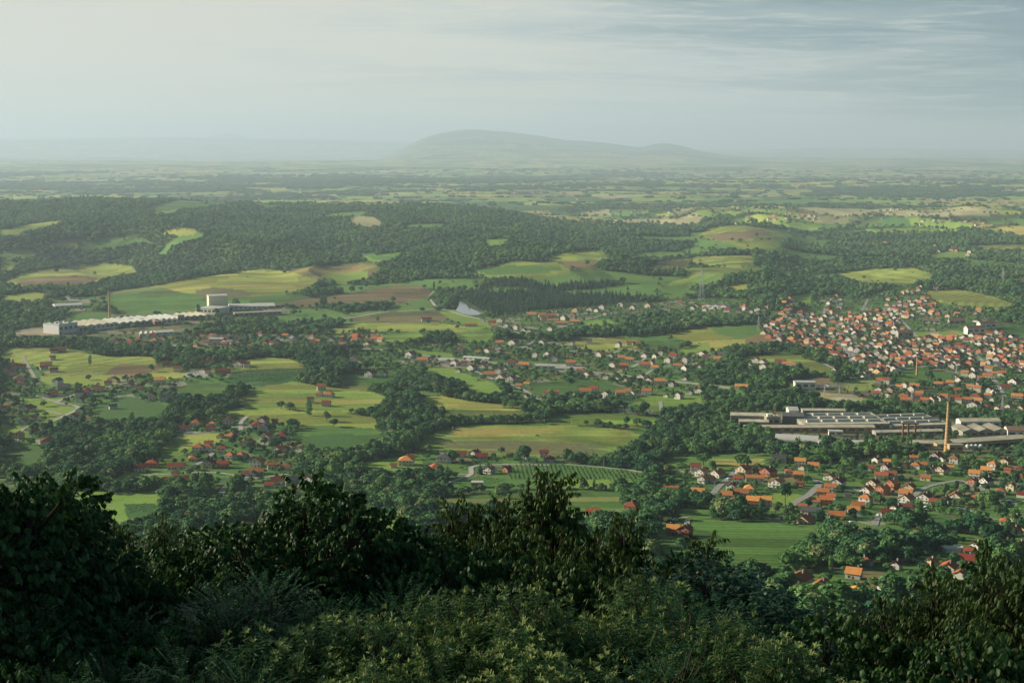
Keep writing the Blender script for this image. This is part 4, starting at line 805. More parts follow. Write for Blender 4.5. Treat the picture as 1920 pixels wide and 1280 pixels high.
hall('factory_hall', (1805,818,1892,819), 34, 7, 'hall with three saddle roofs side by side, right of the chimney', 'factory hall', 'gy', 3, GREYW, ROOFD, 3, group=RW)
hall('factory_hall', (1889,821,1925,822), 20, 9, 'brown-roofed hall with bright end gable at the right edge', 'factory hall', 'gx', 3, PALEW, BRWN, group=RW)
hall('factory_hall', (1757,836,1925,838), 19, 10, 'long open-fronted hall with a bright tan end wall, lowest on the right', 'factory hall', 'gx', 2.2, TANW, ASB, group=RW, win=False, extras=cols)
hall('boiler_house', (1780,849,1806,849), 13, 8, 'small tan brick block at the foot of the tall chimney', 'boiler house', 'flat', 1, TANW, ASB)
hall('arched_shed', (1453,836,1533,837), 24, 6, 'long white shed with curved roof and a blue patch at its left', 'shed', 'arch', 4.5, WHITE, LROOF, win=False, extras=lambda root, Lx, dp, h, ro: (lambda b: (b.box(Lx * .05, Lx * .17, -.3, -.06, 1, h + .1, 0, True), b.build('blue_panel', BLUEP, root)))(MB()))
hall('arched_shed', (1536,839,1621,840), 16, 3, 'lower grey-white curved shed right of the long white one', 'shed', 'arch', 3.5, PALEW, LROOF, win=False)
hall('workshop', (1554,817,1580,818), 10, 5, 'small pale workshop among trees between the front hall and white shed', 'workshop', 'flat', 1, PALEW, LROOF)
hall('workshop', (1708,842,1750,843), 10, 7, 'grey workshop half hidden by trees left of the tall chimney', 'workshop', 'gx', 2, GREYW, ASB)
hall('warehouse', (1491,730,1530,730), 18, 9, 'white flat-roofed warehouse alone below the ploughed patch', 'warehouse', 'flat', 1, PALEW, LROOF, extras=lambda root, Lx, dp, h, ro: (lambda b: (b.box(Lx + .2, Lx + 18, 1, dp - 2, 3.6, 3.9, 0, True), b.build('canopy', LROOF, root)))(MB()))
hall('warehouse', (1318,579,1362,579), 34, 7, 'white industrial hall with bright roof beside the railway, right of centre', 'warehouse', 'gy', 3, PALEW, LROOF, 3)
hall('school', (1684,634,1712,634), 14, 11, 'grey three-storey block with brown hip roof in the upper town', 'block', 'gx', 3.5, GREYW, BRWN)
hall('school', (1814,627,1847,626), 14, 11, 'long white three-storey block with brown roof beside the sports pitch', 'block', 'gx', 4, PALEW, BRWN)
hall('school', (1838,617,1868,616), 14, 10, 'second long white block with brown roof, behind the one by the pitch', 'block', 'gx', 4, PALEW, BRWN)
hall('terrace_block', (1730,606,1762,607), 12, 6, 'long low brown-roofed block left of the avenue trees in the upper town', 'block', 'gx', 4, PALEW, BRWN)
hall('terrace_block', (1780,607,1810,607), 12, 6, 'long low brown-roofed block right of the avenue trees in the upper town', 'block', 'gx', 4, GREYW, BRWN)
hall('flat_shed', (1775,1036,1810,1037), 7, 3, 'white flat shed behind the bottom hamlet houses', 'shed', 'flat', 1, WHITE, WHITE, win=False)
hall('flat_shed', (1582,1138,1601,1138), 7, 2.8, 'small grey flat-roofed shed at the edge of the dark foreground trees', 'shed', 'flat', 1, PALEW, ASB, win=False)
hall('farm_shed', (884,914,905,914), 9, 4, 'roofless-looking brick farm shed with a pale flat top below the orchard', 'shed', 'flat', 1, REDB, LROOF, win=False)
hall('long_barn', (868,674,916,676), 10, 4, 'long white low barn beside the main road', 'barn', 'gx', 1.5, WHITE, LROOF)
hall('depot_hall', (822,683,852,683), 20, 5, 'grey low curved depot hall beside the main road, left of the barn', 'hall', 'arch', 3, PALEW, LROOF)
hall('depot_hall', (1003,692,1040,693), 12, 5, 'white flat-roofed depot at the middle of the roadside village', 'hall', 'flat', 1, PALEW, LROOF)
# left-hand mill
LW = 'halls of the left-hand mill'
hall('mill_hall', (111,627,146,622), 40, 17, 'white high-fronted mill block at the left end of the mill', 'factory hall', 'flat', 1, WHITE, LROOF, group=LW, extras=skyl(2, 3, 8, 5, 2, LROOF))
hall('mill_hall', (148,622,222,614), 75, 9, 'mill hall with bright roof ridges right of the white end block', 'factory hall', 'gy', 2.2, PALEW, ASB, 5, group=LW)
hall('mill_hall', (226,614,300,608), 75, 8, 'middle mill hall with bright roof ridges, right of the slim chimney', 'factory hall', 'gy', 3, GREYW, LROOF, 6, group=LW)
hall('mill_hall', (303,609,342,606), 70, 9, 'mill hall with brightest roof beside the grey stair tower', 'factory hall', 'gy', 3, PALEW, LROOF, 4, group=LW)
hall('stair_tower', (334,608,344,608), 10, 17, 'grey windowed stair tower at the right end of the mill roofs', 'tower', 'flat', 1, GREYW, LROOF, group=LW)
hall('mill_hall', (346,601,394,598), 60, 7, 'low mill hall with striped pale roof, right end of the mill', 'factory hall', 'gy', 2.5, GREYW, ASB, 4, group=LW)
hall('mill_hall', (290,611,302,610), 12, 8, 'small red-brick block in front of the mill roofs', 'factory hall', 'flat', 1, REDB, LROOF, group=LW)
hall('silo_hall', (367,588,404,590), 50, 11, 'pale yellow lower hall under the tall yellow block', 'factory hall', 'flat', 1, PALEW, LROOF)
hall('high_bay_block', (392,583,428,582), 36, 30, 'tall yellow-sided block rising above the left-hand mill', 'factory hall', 'flat', 1, YELW, LROOF, win=False)
hall('long_warehouse', (430,581,516,578), 60, 6, 'long white-roofed warehouse right of the tall yellow block', 'warehouse', 'gx', 2, PALEW, LROOF)
hall('long_warehouse', (440,594,528,590), 14, 7, 'long ruined grey hall in front of the white-roofed warehouse', 'warehouse', 'gx', 2, GREYW, ASB)
hall('long_warehouse', (104,579,155,577), 40, 6, 'white-roofed shed alone in the meadow left of the slim chimney', 'warehouse', 'gx', 3, PALEW, LROOF)
hall('white_annex', (262,632,290,631), 30, 5, 'white industrial shed above the rail village, left one', 'warehouse', 'gy', 2, WHITE, LROOF, 3)
hall('white_annex', (293,629,327,627), 30, 5, 'white industrial shed above the rail village, right one', 'warehouse', 'gx', 2, WHITE, LROOF)
hall('white_annex', (392,640,418,640), 14, 4, 'white long roof in the middle of the rail village', 'warehouse', 'gx', 2, WHITE, LROOF)
hall('hill_barn', (1035,408,1060,408), 20, 5, 'long white barn on the plain behind the hill crest', 'barn', 'gx', 2, WHITE, LROOF, win=False)

def chimney(px, py, ptop, r0, r1, label, m, bands=9):
    X, Y, Zz = cast(px, py); x, y, z = float(X[0]), float(Y[0]), float(Zz[0]); hgt = (py - ptop) * math.hypot(x, y) / F * 1.02
    root = link('factory_chimney', None); root.location = (x, y, z); tag(root, label, 'chimney')
    b = MB(); b.cyl(0, 0, -2, hgt, r0, r1, 20); b.build('stack', m, root)
    k = MB()
    for i in range(bands): zz = hgt * (i + 1) / (bands + .3); rr = r0 + (r1 - r0) * zz / hgt; k.cyl(0, 0, zz - .25, zz + .25, rr + .08, rr + .08, 20)
    k.build('iron_hoops', RUST, root); c = MB(); c.cyl(0, 0, hgt, hgt + 1, r1 + .25, r1 + .35, 20); c.build('rim', RUST, root); FOOT.append((x, y, 5))
chimney(1775, 846, 757, 3.1, 1.25, 'tall tapering tan brick chimney with dark hoops, in front of the works', TANW, 14)
chimney(206, 606, 548, 2.2, 1.5, 'slim brick chimney rising from the left-hand mill roofs', TANW, 7)
chimney(1719, 703, 671, 1.6, 1.1, 'small tan chimney between the town and the park', TANW, 5)
# domed tanks
for i, (px, lb) in enumerate([(1814,'small white domed tank, leftmost of four by the tan brick block'), (1822,'small white domed tank, second from left of four'), (1830,'small white domed tank, third from left of four'), (1839,'small white domed tank, rightmost of four')]):
    X, Y, Zz = cast(px, 841); root = link('storage_tank', None); root.location = (X[0], Y[0], Zz[0]); tag(root, lb, 'tank', 'white domed tanks')
    b = MB(); b.cyl(0, 0, -1, 3, 2.2, 2.2, 14, 0, False); b.build('shell', WHITE, root); d = MB()
    for k in range(4): a0, a1 = k * .39, (k + 1) * .39; d.cyl(0, 0, 3 + 2 * math.sin(a0), 3 + 2 * math.sin(a1), 2.2 * math.cos(a0), 2.2 * math.cos(a1), 14, 0, False)
    d.build('dome', WHITE, root); FOOT.append((float(X[0]), float(Y[0]), 4))
# rusty gantry tower
X, Y, Zz = cast(1706, 820); root = link('gantry_tower', None); root.location = (X[0], Y[0], Zz[0]); tag(root, 'rusty gantry tower with cross beams in front of the skylight roofs', 'gantry')
for sx in (-8, -2, 6):
    b = MB(); b.box(sx - .8, sx + .8, -.8, .8, -1, 15); b.build('leg', RUST, root)
b = MB(); b.box(-9.5, 9.5, -.9, .9, 15, 16.6, 0, True); b.box(-9.5, 9.5, -.7, .7, 10, 10.8, 0, True); b.build('cross_beam', RUST, root); FOOT.append((float(X[0]), float(Y[0]), 9))

def pylon(px, py, ptop, label, wide=None, grp='lattice power pylons'):
    X, Y, Zz = cast(px, py); x, y, z = float(X[0]), float(Y[0]), float(Zz[0]); h = (py - ptop) * math.hypot(x, y) / F; wb = h * .085; wt = h * .018
    root = link('power_pylon', None); root.location = (x, y, z); root.rotation_euler = (0, 0, .3); tag(root, label, 'pylon', grp); r = .13 if y < 2600 else .2; n = 7
    for sx, sy in ((-1, -1), (1, -1), (1, 1), (-1, 1)):
        b = MB(); b.bar((sx * wb, sy * wb, -1), (sx * wt, sy * wt, h), r); b.build('leg', STEEL, root)
    b = MB()
    for i in range(n):
        z0, z1 = h * i / n, h * (i + 1) / n; w0 = wb + (wt - wb) * i / n; w1 = wb + (wt - wb) * (i + 1) / n
        for (p, q) in (((-1, -1), (1, -1)), ((1, -1), (1, 1)), ((1, 1), (-1, 1)), ((-1, 1), (-1, -1))):
            b.bar((p[0] * w0, p[1] * w0, z0), (q[0] * w1, q[1] * w1, z1), r * .6); b.bar((q[0] * w0, q[1] * w0, z0), (p[0] * w1, p[1] * w1, z1), r * .6)
    b.build('bracing', STEEL, root)
    for k, zz in enumerate((.72, .84, .95)):
        a = MB(); s = h * (.14, .17, .11)[k]; a.bar((-s, 0, h * zz), (s, 0, h * zz), r * .9); a.bar((-s, 0, h * zz), (0, 0, h * (zz + .035)), r * .6); a.bar((s, 0, h * zz), (0, 0, h * (zz + .035)), r * .6); a.build('cross_arm', STEEL, root)
for q in [(1315,565,507,'tall lattice pylon behind the railway hall, below the striped fields'),(1422,622,593,'lattice pylon at the left tip of the big hillside town'),(1516,655,633,'lattice pylon standing among the left houses of the town'),(1546,741,721,'lattice pylon right of the lone white warehouse'),(1574,737,722,'slim lattice pylon in the switchyard right of the warehouse'),(1610,708,690,'lattice pylon in the meadow below the town'),(1709,760,732,'lattice pylon rising between houses at the near town edge'),(1793,707,686,'slim lattice pylon on the lane below the town'),(1879,774,742,'lattice pylon beside the white gabled house right of the tall chimney'),(1035,478,463,'small pylon above the yellow hill field'),(1127,490,477,'small pylon at the end of the brown hill field'),(1270,513,497,'small pylon beside the hill vineyard'),(740,399,378,'pylon silhouetted on the wooded hill crest'),(651,386,371,'far faint pylon on the crest left of the bare patch'),(743,965,940,'lattice pylon in the dark wood behind the tallest foreground tree'),(1880,531,503,'thin mast beside the upper right houses')]: pylon(*q)
def pole(px, py, ptop, label):
    X, Y, Zz = cast(px, py); h = max(8.0, (py - ptop) * math.hypot(X[0], Y[0]) / F); root = link('utility_pole', None); root.location = (X[0], Y[0], Zz[0]); root.rotation_euler = (0, 0, rh.uniform(-.5, .5)); tag(root, label, 'utility pole', 'concrete utility poles')
    b = MB(); b.cyl(0, 0, -1, h, .26, .17, 8); b.build('shaft', CONC, root); c = MB(); c.bar((-.9, 0, h - .6), (.9, 0, h - .6), .1); c.build('crossarm', STEEL, root)
    for sx in (-.8, 0, .8): i_ = MB(); i_.cyl(sx, 0, h - .5, h - .1, .1, .08, 6); i_.build('insulator', WHITE, root)
for q in [(922,791,765,'utility pole in the hedge above the striped field'),(824,773,757,'utility pole at the left end of the long meadow strip'),(783,832,817,'utility pole at the left corner of the striped field'),(849,815,799,'utility pole at the top left of the striped field'),(1072,798,783,'utility pole left in the meadow above the striped field'),(1176,816,802,'utility pole at the right end of the striped field'),(1233,756,738,'utility pole beside the lane end at the roadside village'),(1212,795,782,'utility pole at the right of the upper meadow'),(418,742,728,'utility pole by the dark round field, left one'),(423,735,722,'utility pole by the dark round field, right one'),(518,745,729,'utility pole in the meadow above the curved field'),(560,742,727,'utility pole left of the lone orange-roofed house'),(420,765,752,'utility pole at the tip of the curved yellow field'),(320,832,818,'utility pole on the lane left of the hillside hamlet'),(428,903,885,'utility pole beside the road below the hillside hamlet'),(1340,920,903,'utility pole beside the street in the lower village'),(1403,865,849,'utility pole right of the twin field trees'),(1513,900,877,'utility pole between orange roofs in the lower village'),(1488,912,903,'utility pole behind the lower village street bend'),(1551,985,960,'utility pole by the charcoal-roofed long house'),(1000,690,676,'utility pole at the roadside depot'),(1500,740,728,'utility pole left of the switchyard'),(1132,875,862,'utility pole at the end of the orchard fence'),(1748,930,915,'utility pole behind the cream gabled houses')]: pole(*q)

CARP = {k: mat('car_paint_' + k, v, .25, .6, .03) for k, v in {'white': (.75, .75, .73), 'silver': (.45, .46, .47), 'red': (.45, .04, .03), 'dark': (.05, .06, .08)}.items()}
RUB = mat('tyre_rubber', (.02, .02, .02), .9, .1, .1); LAMP = mat('lamp_glass', (.6, .6, .55), .2, .5, .05)
def car(px, py, ang, colr, label):
    X, Y, Zz = cast(px, py); root = link('parked_car', None); root.location = (X[0], Y[0], float(Zz[0]) + .42); root.rotation_euler = (0, 0, math.radians(ang)); tag(root, label, 'car', 'cars parked by the houses')
    P = [(-2.15, .45), (-2.1, .85), (-1.7, .95), (-1.15, 1.42), (.45, 1.45), (1.1, .98), (2.0, .85), (2.15, .5), (2.1, .28), (-2.1, .28)]; b = MB(); hw = .86
    b.quad([(x, -hw, z) for x, z in P][::-1]); b.quad([(x, hw, z) for x, z in P])
    for i in range(len(P)): j = (i + 1) % len(P); b.quad([(P[i][0], -hw, P[i][1]), (P[j][0], -hw, P[j][1]), (P[j][0], hw, P[j][1]), (P[i][0], hw, P[i][1])])
    b.build('body', CARP[colr], root)
    for sy in (-1, 1):
        w = MB(); w.quad([(-1.45, sy * (hw + .01), .98), (-1.1, sy * (hw + .01), 1.36), (.4, sy * (hw + .01), 1.38), (.9, sy * (hw + .01), 1.0)][::sy]); w.build('side_window', GLASS, root)
    w = MB(); w.quad([(.5, -.75, 1.435), (1.06, -.78, 1.02), (1.06, .78, 1.02), (.5, .75, 1.435)]); w.build('windscreen', GLASS, root)
    for sx in (-1.35, 1.35):
        for sy in (-1, 1):
            t_ = MB(); K = 10
            for y0 in (sy * .92, sy * .7): t_.quad([(sx + .33 * math.cos(k * 6.283 / K), y0, .33 + .33 * math.sin(k * 6.283 / K)) for k in range(K)])
            for k in range(K): a, c = k * 6.283 / K, (k + 1) * 6.283 / K; t_.quad([(sx + .33 * math.cos(a), sy * .92, .33 + .33 * math.sin(a)), (sx + .33 * math.cos(c), sy * .92, .33 + .33 * math.sin(c)), (sx + .33 * math.cos(c), sy * .7, .33 + .33 * math.sin(c)), (sx + .33 * math.cos(a), sy * .7, .33 + .33 * math.sin(a))])
            t_.build('wheel', RUB, root)
    for sy in (-.6, .6): l = MB(); l.box(2.06, 2.17, sy - .15, sy + .15, .6, .75, 0, True); l.build('headlight', LAMP, root)
    FOOT.append((float(X[0]), float(Y[0]), 3))
for q in [(1534,905,25,'white','white car parked where the lower village street bends'),(1332,929,70,'white','white car in front of the orange-roofed house left of the street'),(1346,903,40,'silver','silver car on the village street below the gabled houses'),(1367,899,10,'white','white car left of the long low red roof'),(345,878,15,'white','white car right of the long white house, upper one'),(350,882,10,'silver','silver car right of the long white house, lower one'),(1737,952,10,'white','white van-sized car below the brown-roofed gable, upper one'),(1737,958,10,'silver','silver car below the brown-roofed gable, lower one'),(1797,955,-20,'white','white car at the end of the pale lane'),(1646,967,60,'white','white car between the two big red-roofed houses'),(1596,981,10,'white','white car on the green right of the low red-roofed house'),(930,882,20,'silver','silver car between the two farm houses'),(937,884,15,'dark','dark car beside the tall brick farm house'),(1266,976,5,'white','white car on the track above the red farm'),(1531,1095,20,'white','white car behind the largest bottom house')]: car(*q)
# white rail fence along the farm road, graves, orchard and vineyard rows
def draped(pts, step):
    X, Y, Zz = cast([p[0] for p in pts], [p[1] for p in pts]); out = []
    for i in range(len(X) - 1):
        n = max(1, int(math.hypot(X[i + 1] - X[i], Y[i + 1] - Y[i]) / step))
        for k in range(n): t = k / n; out.append((X[i] + (X[i + 1] - X[i]) * t, Y[i] + (Y[i + 1] - Y[i]) * t))
    return np.array(out)
Q = draped([(960,870),(1000,869),(1060,871),(1120,876),(1180,882),(1210,887)], 3.5); ZQ = Z(Q[:, 0], Q[:, 1]); fe = link('fence', None); fe.location = (Q[0, 0], Q[0, 1], ZQ[0]); tag(fe, 'long white rail fence along the top of the orchard', 'fence')
ps = MB(); rl = MB()
for i in range(len(Q)):
    x, y, z = Q[i, 0] - Q[0, 0], Q[i, 1] - Q[0, 1], ZQ[i] - ZQ[0]; ps.box(x - .12, x + .12, y - .12, y + .12, z - .5, z + 1.3)
    if i + 1 < len(Q):
        for hh in (.55, 1.1): rl.bar((x, y, z + hh), (Q[i + 1, 0] - Q[0, 0], Q[i + 1, 1] - Q[0, 1], ZQ[i + 1] - ZQ[0] + hh), .11)
ps.build('posts', WHITE, fe); rl.build('rails', WHITE, fe)
gb = MB(); P = poisson_px([(1140,768),(1180,765),(1232,768),(1228,776),(1150,774)], 4, 2.2, 9, .8); X, Y, Zz = cast(P[:, 0], P[:, 1])
for x, y, z in zip(X, Y, Zz): s = rh.uniform(.5, .9); gb.box(x - s, x + s, y - .3, y + .3, z - .3, z + rh.uniform(1, 1.9)); gb.box(x - s, x + s, y - 2.6, y - .32, z - .3, z + .35)
tag(gb.build('gravestones', CONC), 'pale crowded gravestones of the cemetery above the long meadow', 'graves', kind='stuff')
for x, y in zip(X, Y): FOOT.append((float(x), float(y), 3))
gp = MB(); P = poisson_px([(368,698),(392,695),(399,700),(380,704),(352,704)], 5, 2.2, 19, .9); X, Y, Zz = cast(P[:, 0], P[:, 1])
for x, y, z in zip(X, Y, Zz): s = rh.uniform(.6, 1.1); gp.box(x - s, x + s, y - .4, y + .4, z - .3, z + rh.uniform(1, 2.2))
tag(gp.build('gravestones', WHITE), 'white gravestones of the small cemetery beside the left village', 'graves', kind='stuff')
# switchyard frames
X, Y, Zz = cast(1582, 735); root = link('switchyard_gantry', None); root.location = (X[0], Y[0], Zz[0]); root.rotation_euler = (0, 0, -.25); tag(root, 'long steel switchyard gantry right of the lone white warehouse', 'gantry')
for i in range(6):
    b = MB(); x = -30 + i * 12
    b.bar((x - 1, 0, -1), (x, 0, 11), .25); b.bar((x + 1, 0, -1), (x, 0, 11), .25); b.build('leg', STEEL, root)
b = MB(); b.bar((-31, 0, 11), (31, 0, 11), .3); b.bar((-31, 0, 10), (31, 0, 10), .2); b.build('beam', STEEL, root)
# ------------------------------------------------------------------ woodland
def leaf_mat(nm, c1, c2, var=.35, trans=.25):
    m = bpy.data.materials.new(nm); m.use_nodes = True; t = m.node_tree; b = t.nodes['Principled BSDF']
    b.inputs['Roughness'].default_value = .75; b.inputs['Specular IOR Level'].default_value = .15
    oi = t.nodes.new('ShaderNodeObjectInfo'); g = t.nodes.new('ShaderNodeNewGeometry')
    mixc = N(t, 'ShaderNodeMix', data_type='RGBA'); mixc.inputs[6].default_value = (*c1, 1); mixc.inputs[7].default_value = (*c2, 1); 
    ln = N(t, 'ShaderNodeTexNoise', inp={'Scale': .009, 'Detail': 3.0}); t.links.new(oi.outputs['Location'], ln.inputs['Vector'])
    l2 = N(t, 'ShaderNodeMapRange', inp={'From Min': .35, 'From Max': .65, 'To Min': -.35, 'To Max': .45}); t.links.new(ln.outputs[0], l2.inputs[0])
    ad = N(t, 'ShaderNodeMath', operation='MULTIPLY_ADD', inp={1: .75}); ad.use_clamp = True; t.links.new(oi.outputs['Random'], ad.inputs[0]); t.links.new(l2.outputs[0], ad.inputs[2]); t.links.new(ad.outputs[0], mixc.inputs[0])
    mr = N(t, 'ShaderNodeMapRange', inp={'To Min': 1 - var, 'To Max': 1 + var}); t.links.new(g.outputs['Random Per Island'], mr.inputs[0])
    s = N(t, 'ShaderNodeVectorMath', operation='SCALE'); t.links.new(mixc.outputs[2], s.inputs[0]); t.links.new(mr.outputs[0], s.inputs['Scale'])
    t.links.new(s.outputs[0], b.inputs['Base Color'])
    tr = N(t, 'ShaderNodeBsdfTranslucent'); t.links.new(s.outputs[0], tr.inputs[0]); mx = N(t, 'ShaderNodeMixShader', inp={0: trans})
    out = t.nodes['Material Output']; t.links.new(b.outputs[0], mx.inputs[1]); t.links.new(tr.outputs[0], mx.inputs[2]); t.links.new(mx.outputs[0], out.inputs[0]); return m
BARK = mat('bark', (.09, .07, .05), .95, .1, .3, 6)
LEAFA = leaf_mat('broadleaf_foliage', (.034, .112, .050), (.132, .252, .070)); LEAFC = leaf_mat('conifer_foliage', (.04, .10, .06), (.065, .14, .07))
LEAFP = leaf_mat('pale_foliage', (.16, .21, .08), (.19, .24, .10))
def crown_mesh(name, seed, R=4.5, Ht=9.0, kind='round', nq=420, q=1.15, trunk=True):
    r = np.random.default_rng(seed); V = []; Fq = []; mi = []
    if kind == 'clump':
        lobes = [(r.uniform(-14, 14), r.uniform(-9, 9), r.uniform(2.5, 4.5), r.uniform(3.5, 6), r.uniform(3, 4.5)) for _ in range(14)]
    elif kind == 'cone': lobes = [(r.normal(0, .2), r.normal(0, .2), Ht * (.12 + .85 * k / 7), R * (1.02 - .125 * k), Ht * .11) for k in range(8)]
    elif kind == 'poplar': lobes = [(r.normal(0, .3), r.normal(0, .3), Ht * (.12 + .8 * k / 6), R * (.75 + .5 * math.sin(math.pi * (k + .6) / 7.5)), Ht * .13) for k in range(7)]
    elif kind == 'bush': lobes = [(r.uniform(-R * .6, R * .6), r.uniform(-R * .6, R * .6), r.uniform(.3, .55) * Ht, R * r.uniform(.4, .6), Ht * .38) for _ in range(5)]
    else:
        lobes = [(0, 0, Ht * .62, R * .72, Ht * .30)]
        nl = 8
        for k in range(nl):
            a = 2 * math.pi * k / nl + r.uniform(-.4, .4); rr = R * r.uniform(.38, .62); lobes.append((rr * math.cos(a), rr * math.sin(a), Ht * r.uniform(.38, .74), R * r.uniform(.34, .52), Ht * r.uniform(.13, .20)))
        lobes.append((r.uniform(-.8, .8), r.uniform(-.8, .8), Ht * .82, R * .42, Ht * .15))
    w = np.array([l[3] ** 2 for l in lobes]); cnt = np.maximum((w / w.sum() * nq).astype(int), 8)
    L_ = np.array(lobes)
    for li, (cx, cy, cz, rr, rz) in enumerate(lobes):
        n = cnt[li]; u = r.normal(size=(n * 2, 3)); u /= np.linalg.norm(u, axis=1)[:, None]; u = u[u[:, 2] > -.55][:n]
        P = np.array([cx, cy, cz]) + u * np.array([rr, rr, rz]) * r.uniform(.82, 1.08, (len(u), 1))
        # drop points buried in other lobes
        keep = np.ones(len(P), bool)
        for lj in range(len(lobes)):
            if lj == li: continue
            dd = (P - L_[lj, :3]) / np.array([L_[lj, 3], L_[lj, 3], L_[lj, 4]]); keep &= (dd ** 2).sum(1) > .62
        for p, nn in zip(P[keep], u[keep]):
            nn = nn + r.normal(0, .42, 3); nn /= np.linalg.norm(nn); t = np.cross(nn, r.normal(size=3)); t /= np.linalg.norm(t); s = np.cross(nn, t); k = q * r.uniform(.6, 1.25)
            i = len(V); a, b_ = t * k * .62, s * k * .5
            V += [p - a - b_, p + a - b_ * .6, p + a * .7 + b_, p - a * .8 + b_ * 1.1]; Fq.append((i, i + 1, i + 2, i + 3)); mi.append(0)
    if trunk:
        n = 6; tr = .22 * R / 4.5 + .05
        for z0, z1, r0, r1 in ((-1.0, Ht * .3, tr * 1.3, tr), (Ht * .3, Ht * .62, tr, tr * .45)):
            i = len(V)
            for k in range(n): V.append((r0 * math.cos(k * 1.047), r0 * math.sin(k * 1.047), z0))
            for k in range(n): V.append((r1 * math.cos(k * 1.047), r1 * math.sin(k * 1.047), z1))
            for k in range(n): Fq.append((i + k, i + (k + 1) % n, i + n + (k + 1) % n, i + n + k)); mi.append(1)
    me = grid_mesh(name, np.array(V, float), np.array(Fq)); me.polygons.foreach_set('material_index', np.array(mi, np.int32)); return me
PROTO = []
coll = bpy.data.collections.new('tree_sources')
def proto(nm, me, lm):
    me.materials.append(lm); me.materials.append(BARK); o = bpy.data.objects.new('src_%02d_%s' % (len(PROTO), nm), me); coll.objects.link(o); PROTO.append(o)
for k in range(5): proto('round', crown_mesh('tree_round', 10 + k, (4.6, 5.4, 4.2, 5.8, 4.9)[k], (9.5, 9, 11.5, 9.5, 8)[k], 'round', 520), LEAFA)          # 0-4
proto('cone', crown_mesh('tree_cone', 30, 2.6, 12, 'cone', 420, .9), LEAFC); proto('cone', crown_mesh('tree_cone', 31, 2.9, 11, 'cone', 420, .9), LEAFC)   # 5-6
proto('poplar', crown_mesh('tree_poplar', 40, 1.9, 15, 'poplar', 420, .9), LEAFA)                            # 7
proto('bush', crown_mesh('tree_bush', 50, 2.6, 3.6, 'bush', 200, .8, False), LEAFA)                           # 8
proto('clump', crown_mesh('tree_clump', 60, 14, 9, 'clump', 520, 2.6, False), LEAFA)                          # 9
proto('pale', crown_mesh('tree_pale', 70, 4.4, 10, 'round', 480), LEAFP)                                     # 10
LEAFH = leaf_mat('hill_foliage_sunlit_tint', (.080, .185, .085), (.195, .325, .10))  # broadleaf colour lightened, painting in sun and haze over the hills
for k in range(4): proto('hill', crown_mesh('tree_hill', 80 + k, (5.2, 4.6, 5.8, 5.0)[k], (9.5, 11, 9, 8)[k], 'round', 420, 1.3), LEAFH)     # 11-14
PROTO_H = [9.5, 9, 11.5, 9.5, 8] + [12, 11, 15, 3.6, 8, 10, 9.5, 11, 9, 8]

FGLINE = np.array([(-100,850),(0,850),(40,885),(100,965),(200,975),(330,990),(450,965),(540,940),(570,915),(600,920),(640,975),(700,1015),(770,990),(820,955),(870,940),(930,955),(1000,950),(1040,905),(1060,960),(1130,1000),(1180,985),(1230,1040),(1330,1015),(1400,1065),(1480,1115),(1560,1150),(1640,1130),(1750,1080),(1800,1070),(1850,1035),(1920,1015),(2020,1000)], float)
CONIF = [(868,575),(885,545),(930,528),(1040,522),(1130,528),(1200,540),(1225,556),(1180,575),(1080,578),(960,592),(900,590)]
def scatter(d0, d1, s, seed, dmax_az=23.5):
    n = int(d1 * math.sin(math.radians(dmax_az)) * 2 / s) + 2; r = np.random.default_rng(seed)
    gx, gy = np.meshgrid(np.arange(-n // 2, n // 2 + 1) * s, np.arange(d0 * .9, d1, s)); x = gx.ravel() + r.uniform(-.48, .48, gx.size) * s; y = gy.ravel() + r.uniform(-.48, .48, gx.size) * s
    d = np.hypot(x, y); m = (d >= d0) & (d < d1) & (np.abs(np.arctan2(x, y)) < math.radians(dmax_az)); return x[m], y[m], d[m]
FA = np.array(FOOT); 
def near_foot(x, y, pad):
    """too close to a building, or just in front of one"""
    hit = np.zeros(len(x), bool); o_ = np.argsort(x); xs = x[o_]
    for fx, fy, fr in FA:
        i0, i1 = np.searchsorted(xs, [fx - 45, fx + 45]); ii = o_[i0:i1]
        if not len(ii): continue
        dx = x[ii] - fx; dy = y[ii] - fy; dn = math.hypot(fx, fy); ux, uy = fx / dn, fy / dn; al = dx * ux + dy * uy; la = np.abs(-dx * uy + dy * ux)
        hit[ii[(np.hypot(dx, dy) < fr + pad) | ((-fr - pad * 5 < al) & (al < 0) & (la < fr * .95))]] = True
    return hit
def near_road(x, y, pad):
    hit = np.zeros(len(x), bool)
    for Q, w in ROADPTS:
        cx, cy = Q.mean(0); R = np.max(np.hypot(Q[:, 0] - cx, Q[:, 1] - cy)) + 40
        m = np.where(np.hypot(x - cx, y - cy) < R)[0]
        if len(m) == 0: continue
        dd = np.full(len(m), 1e9)
        for q in Q[::2]: dd = np.minimum(dd, np.hypot(x[m] - q[0], (y[m] - q[1])))
        hit[m[dd < w / 2 + pad + 3]] = True
    return hit
TX, TY, TZ, TS, TI, TD, TP, TQ = [], [], [], [], [], [], [], []
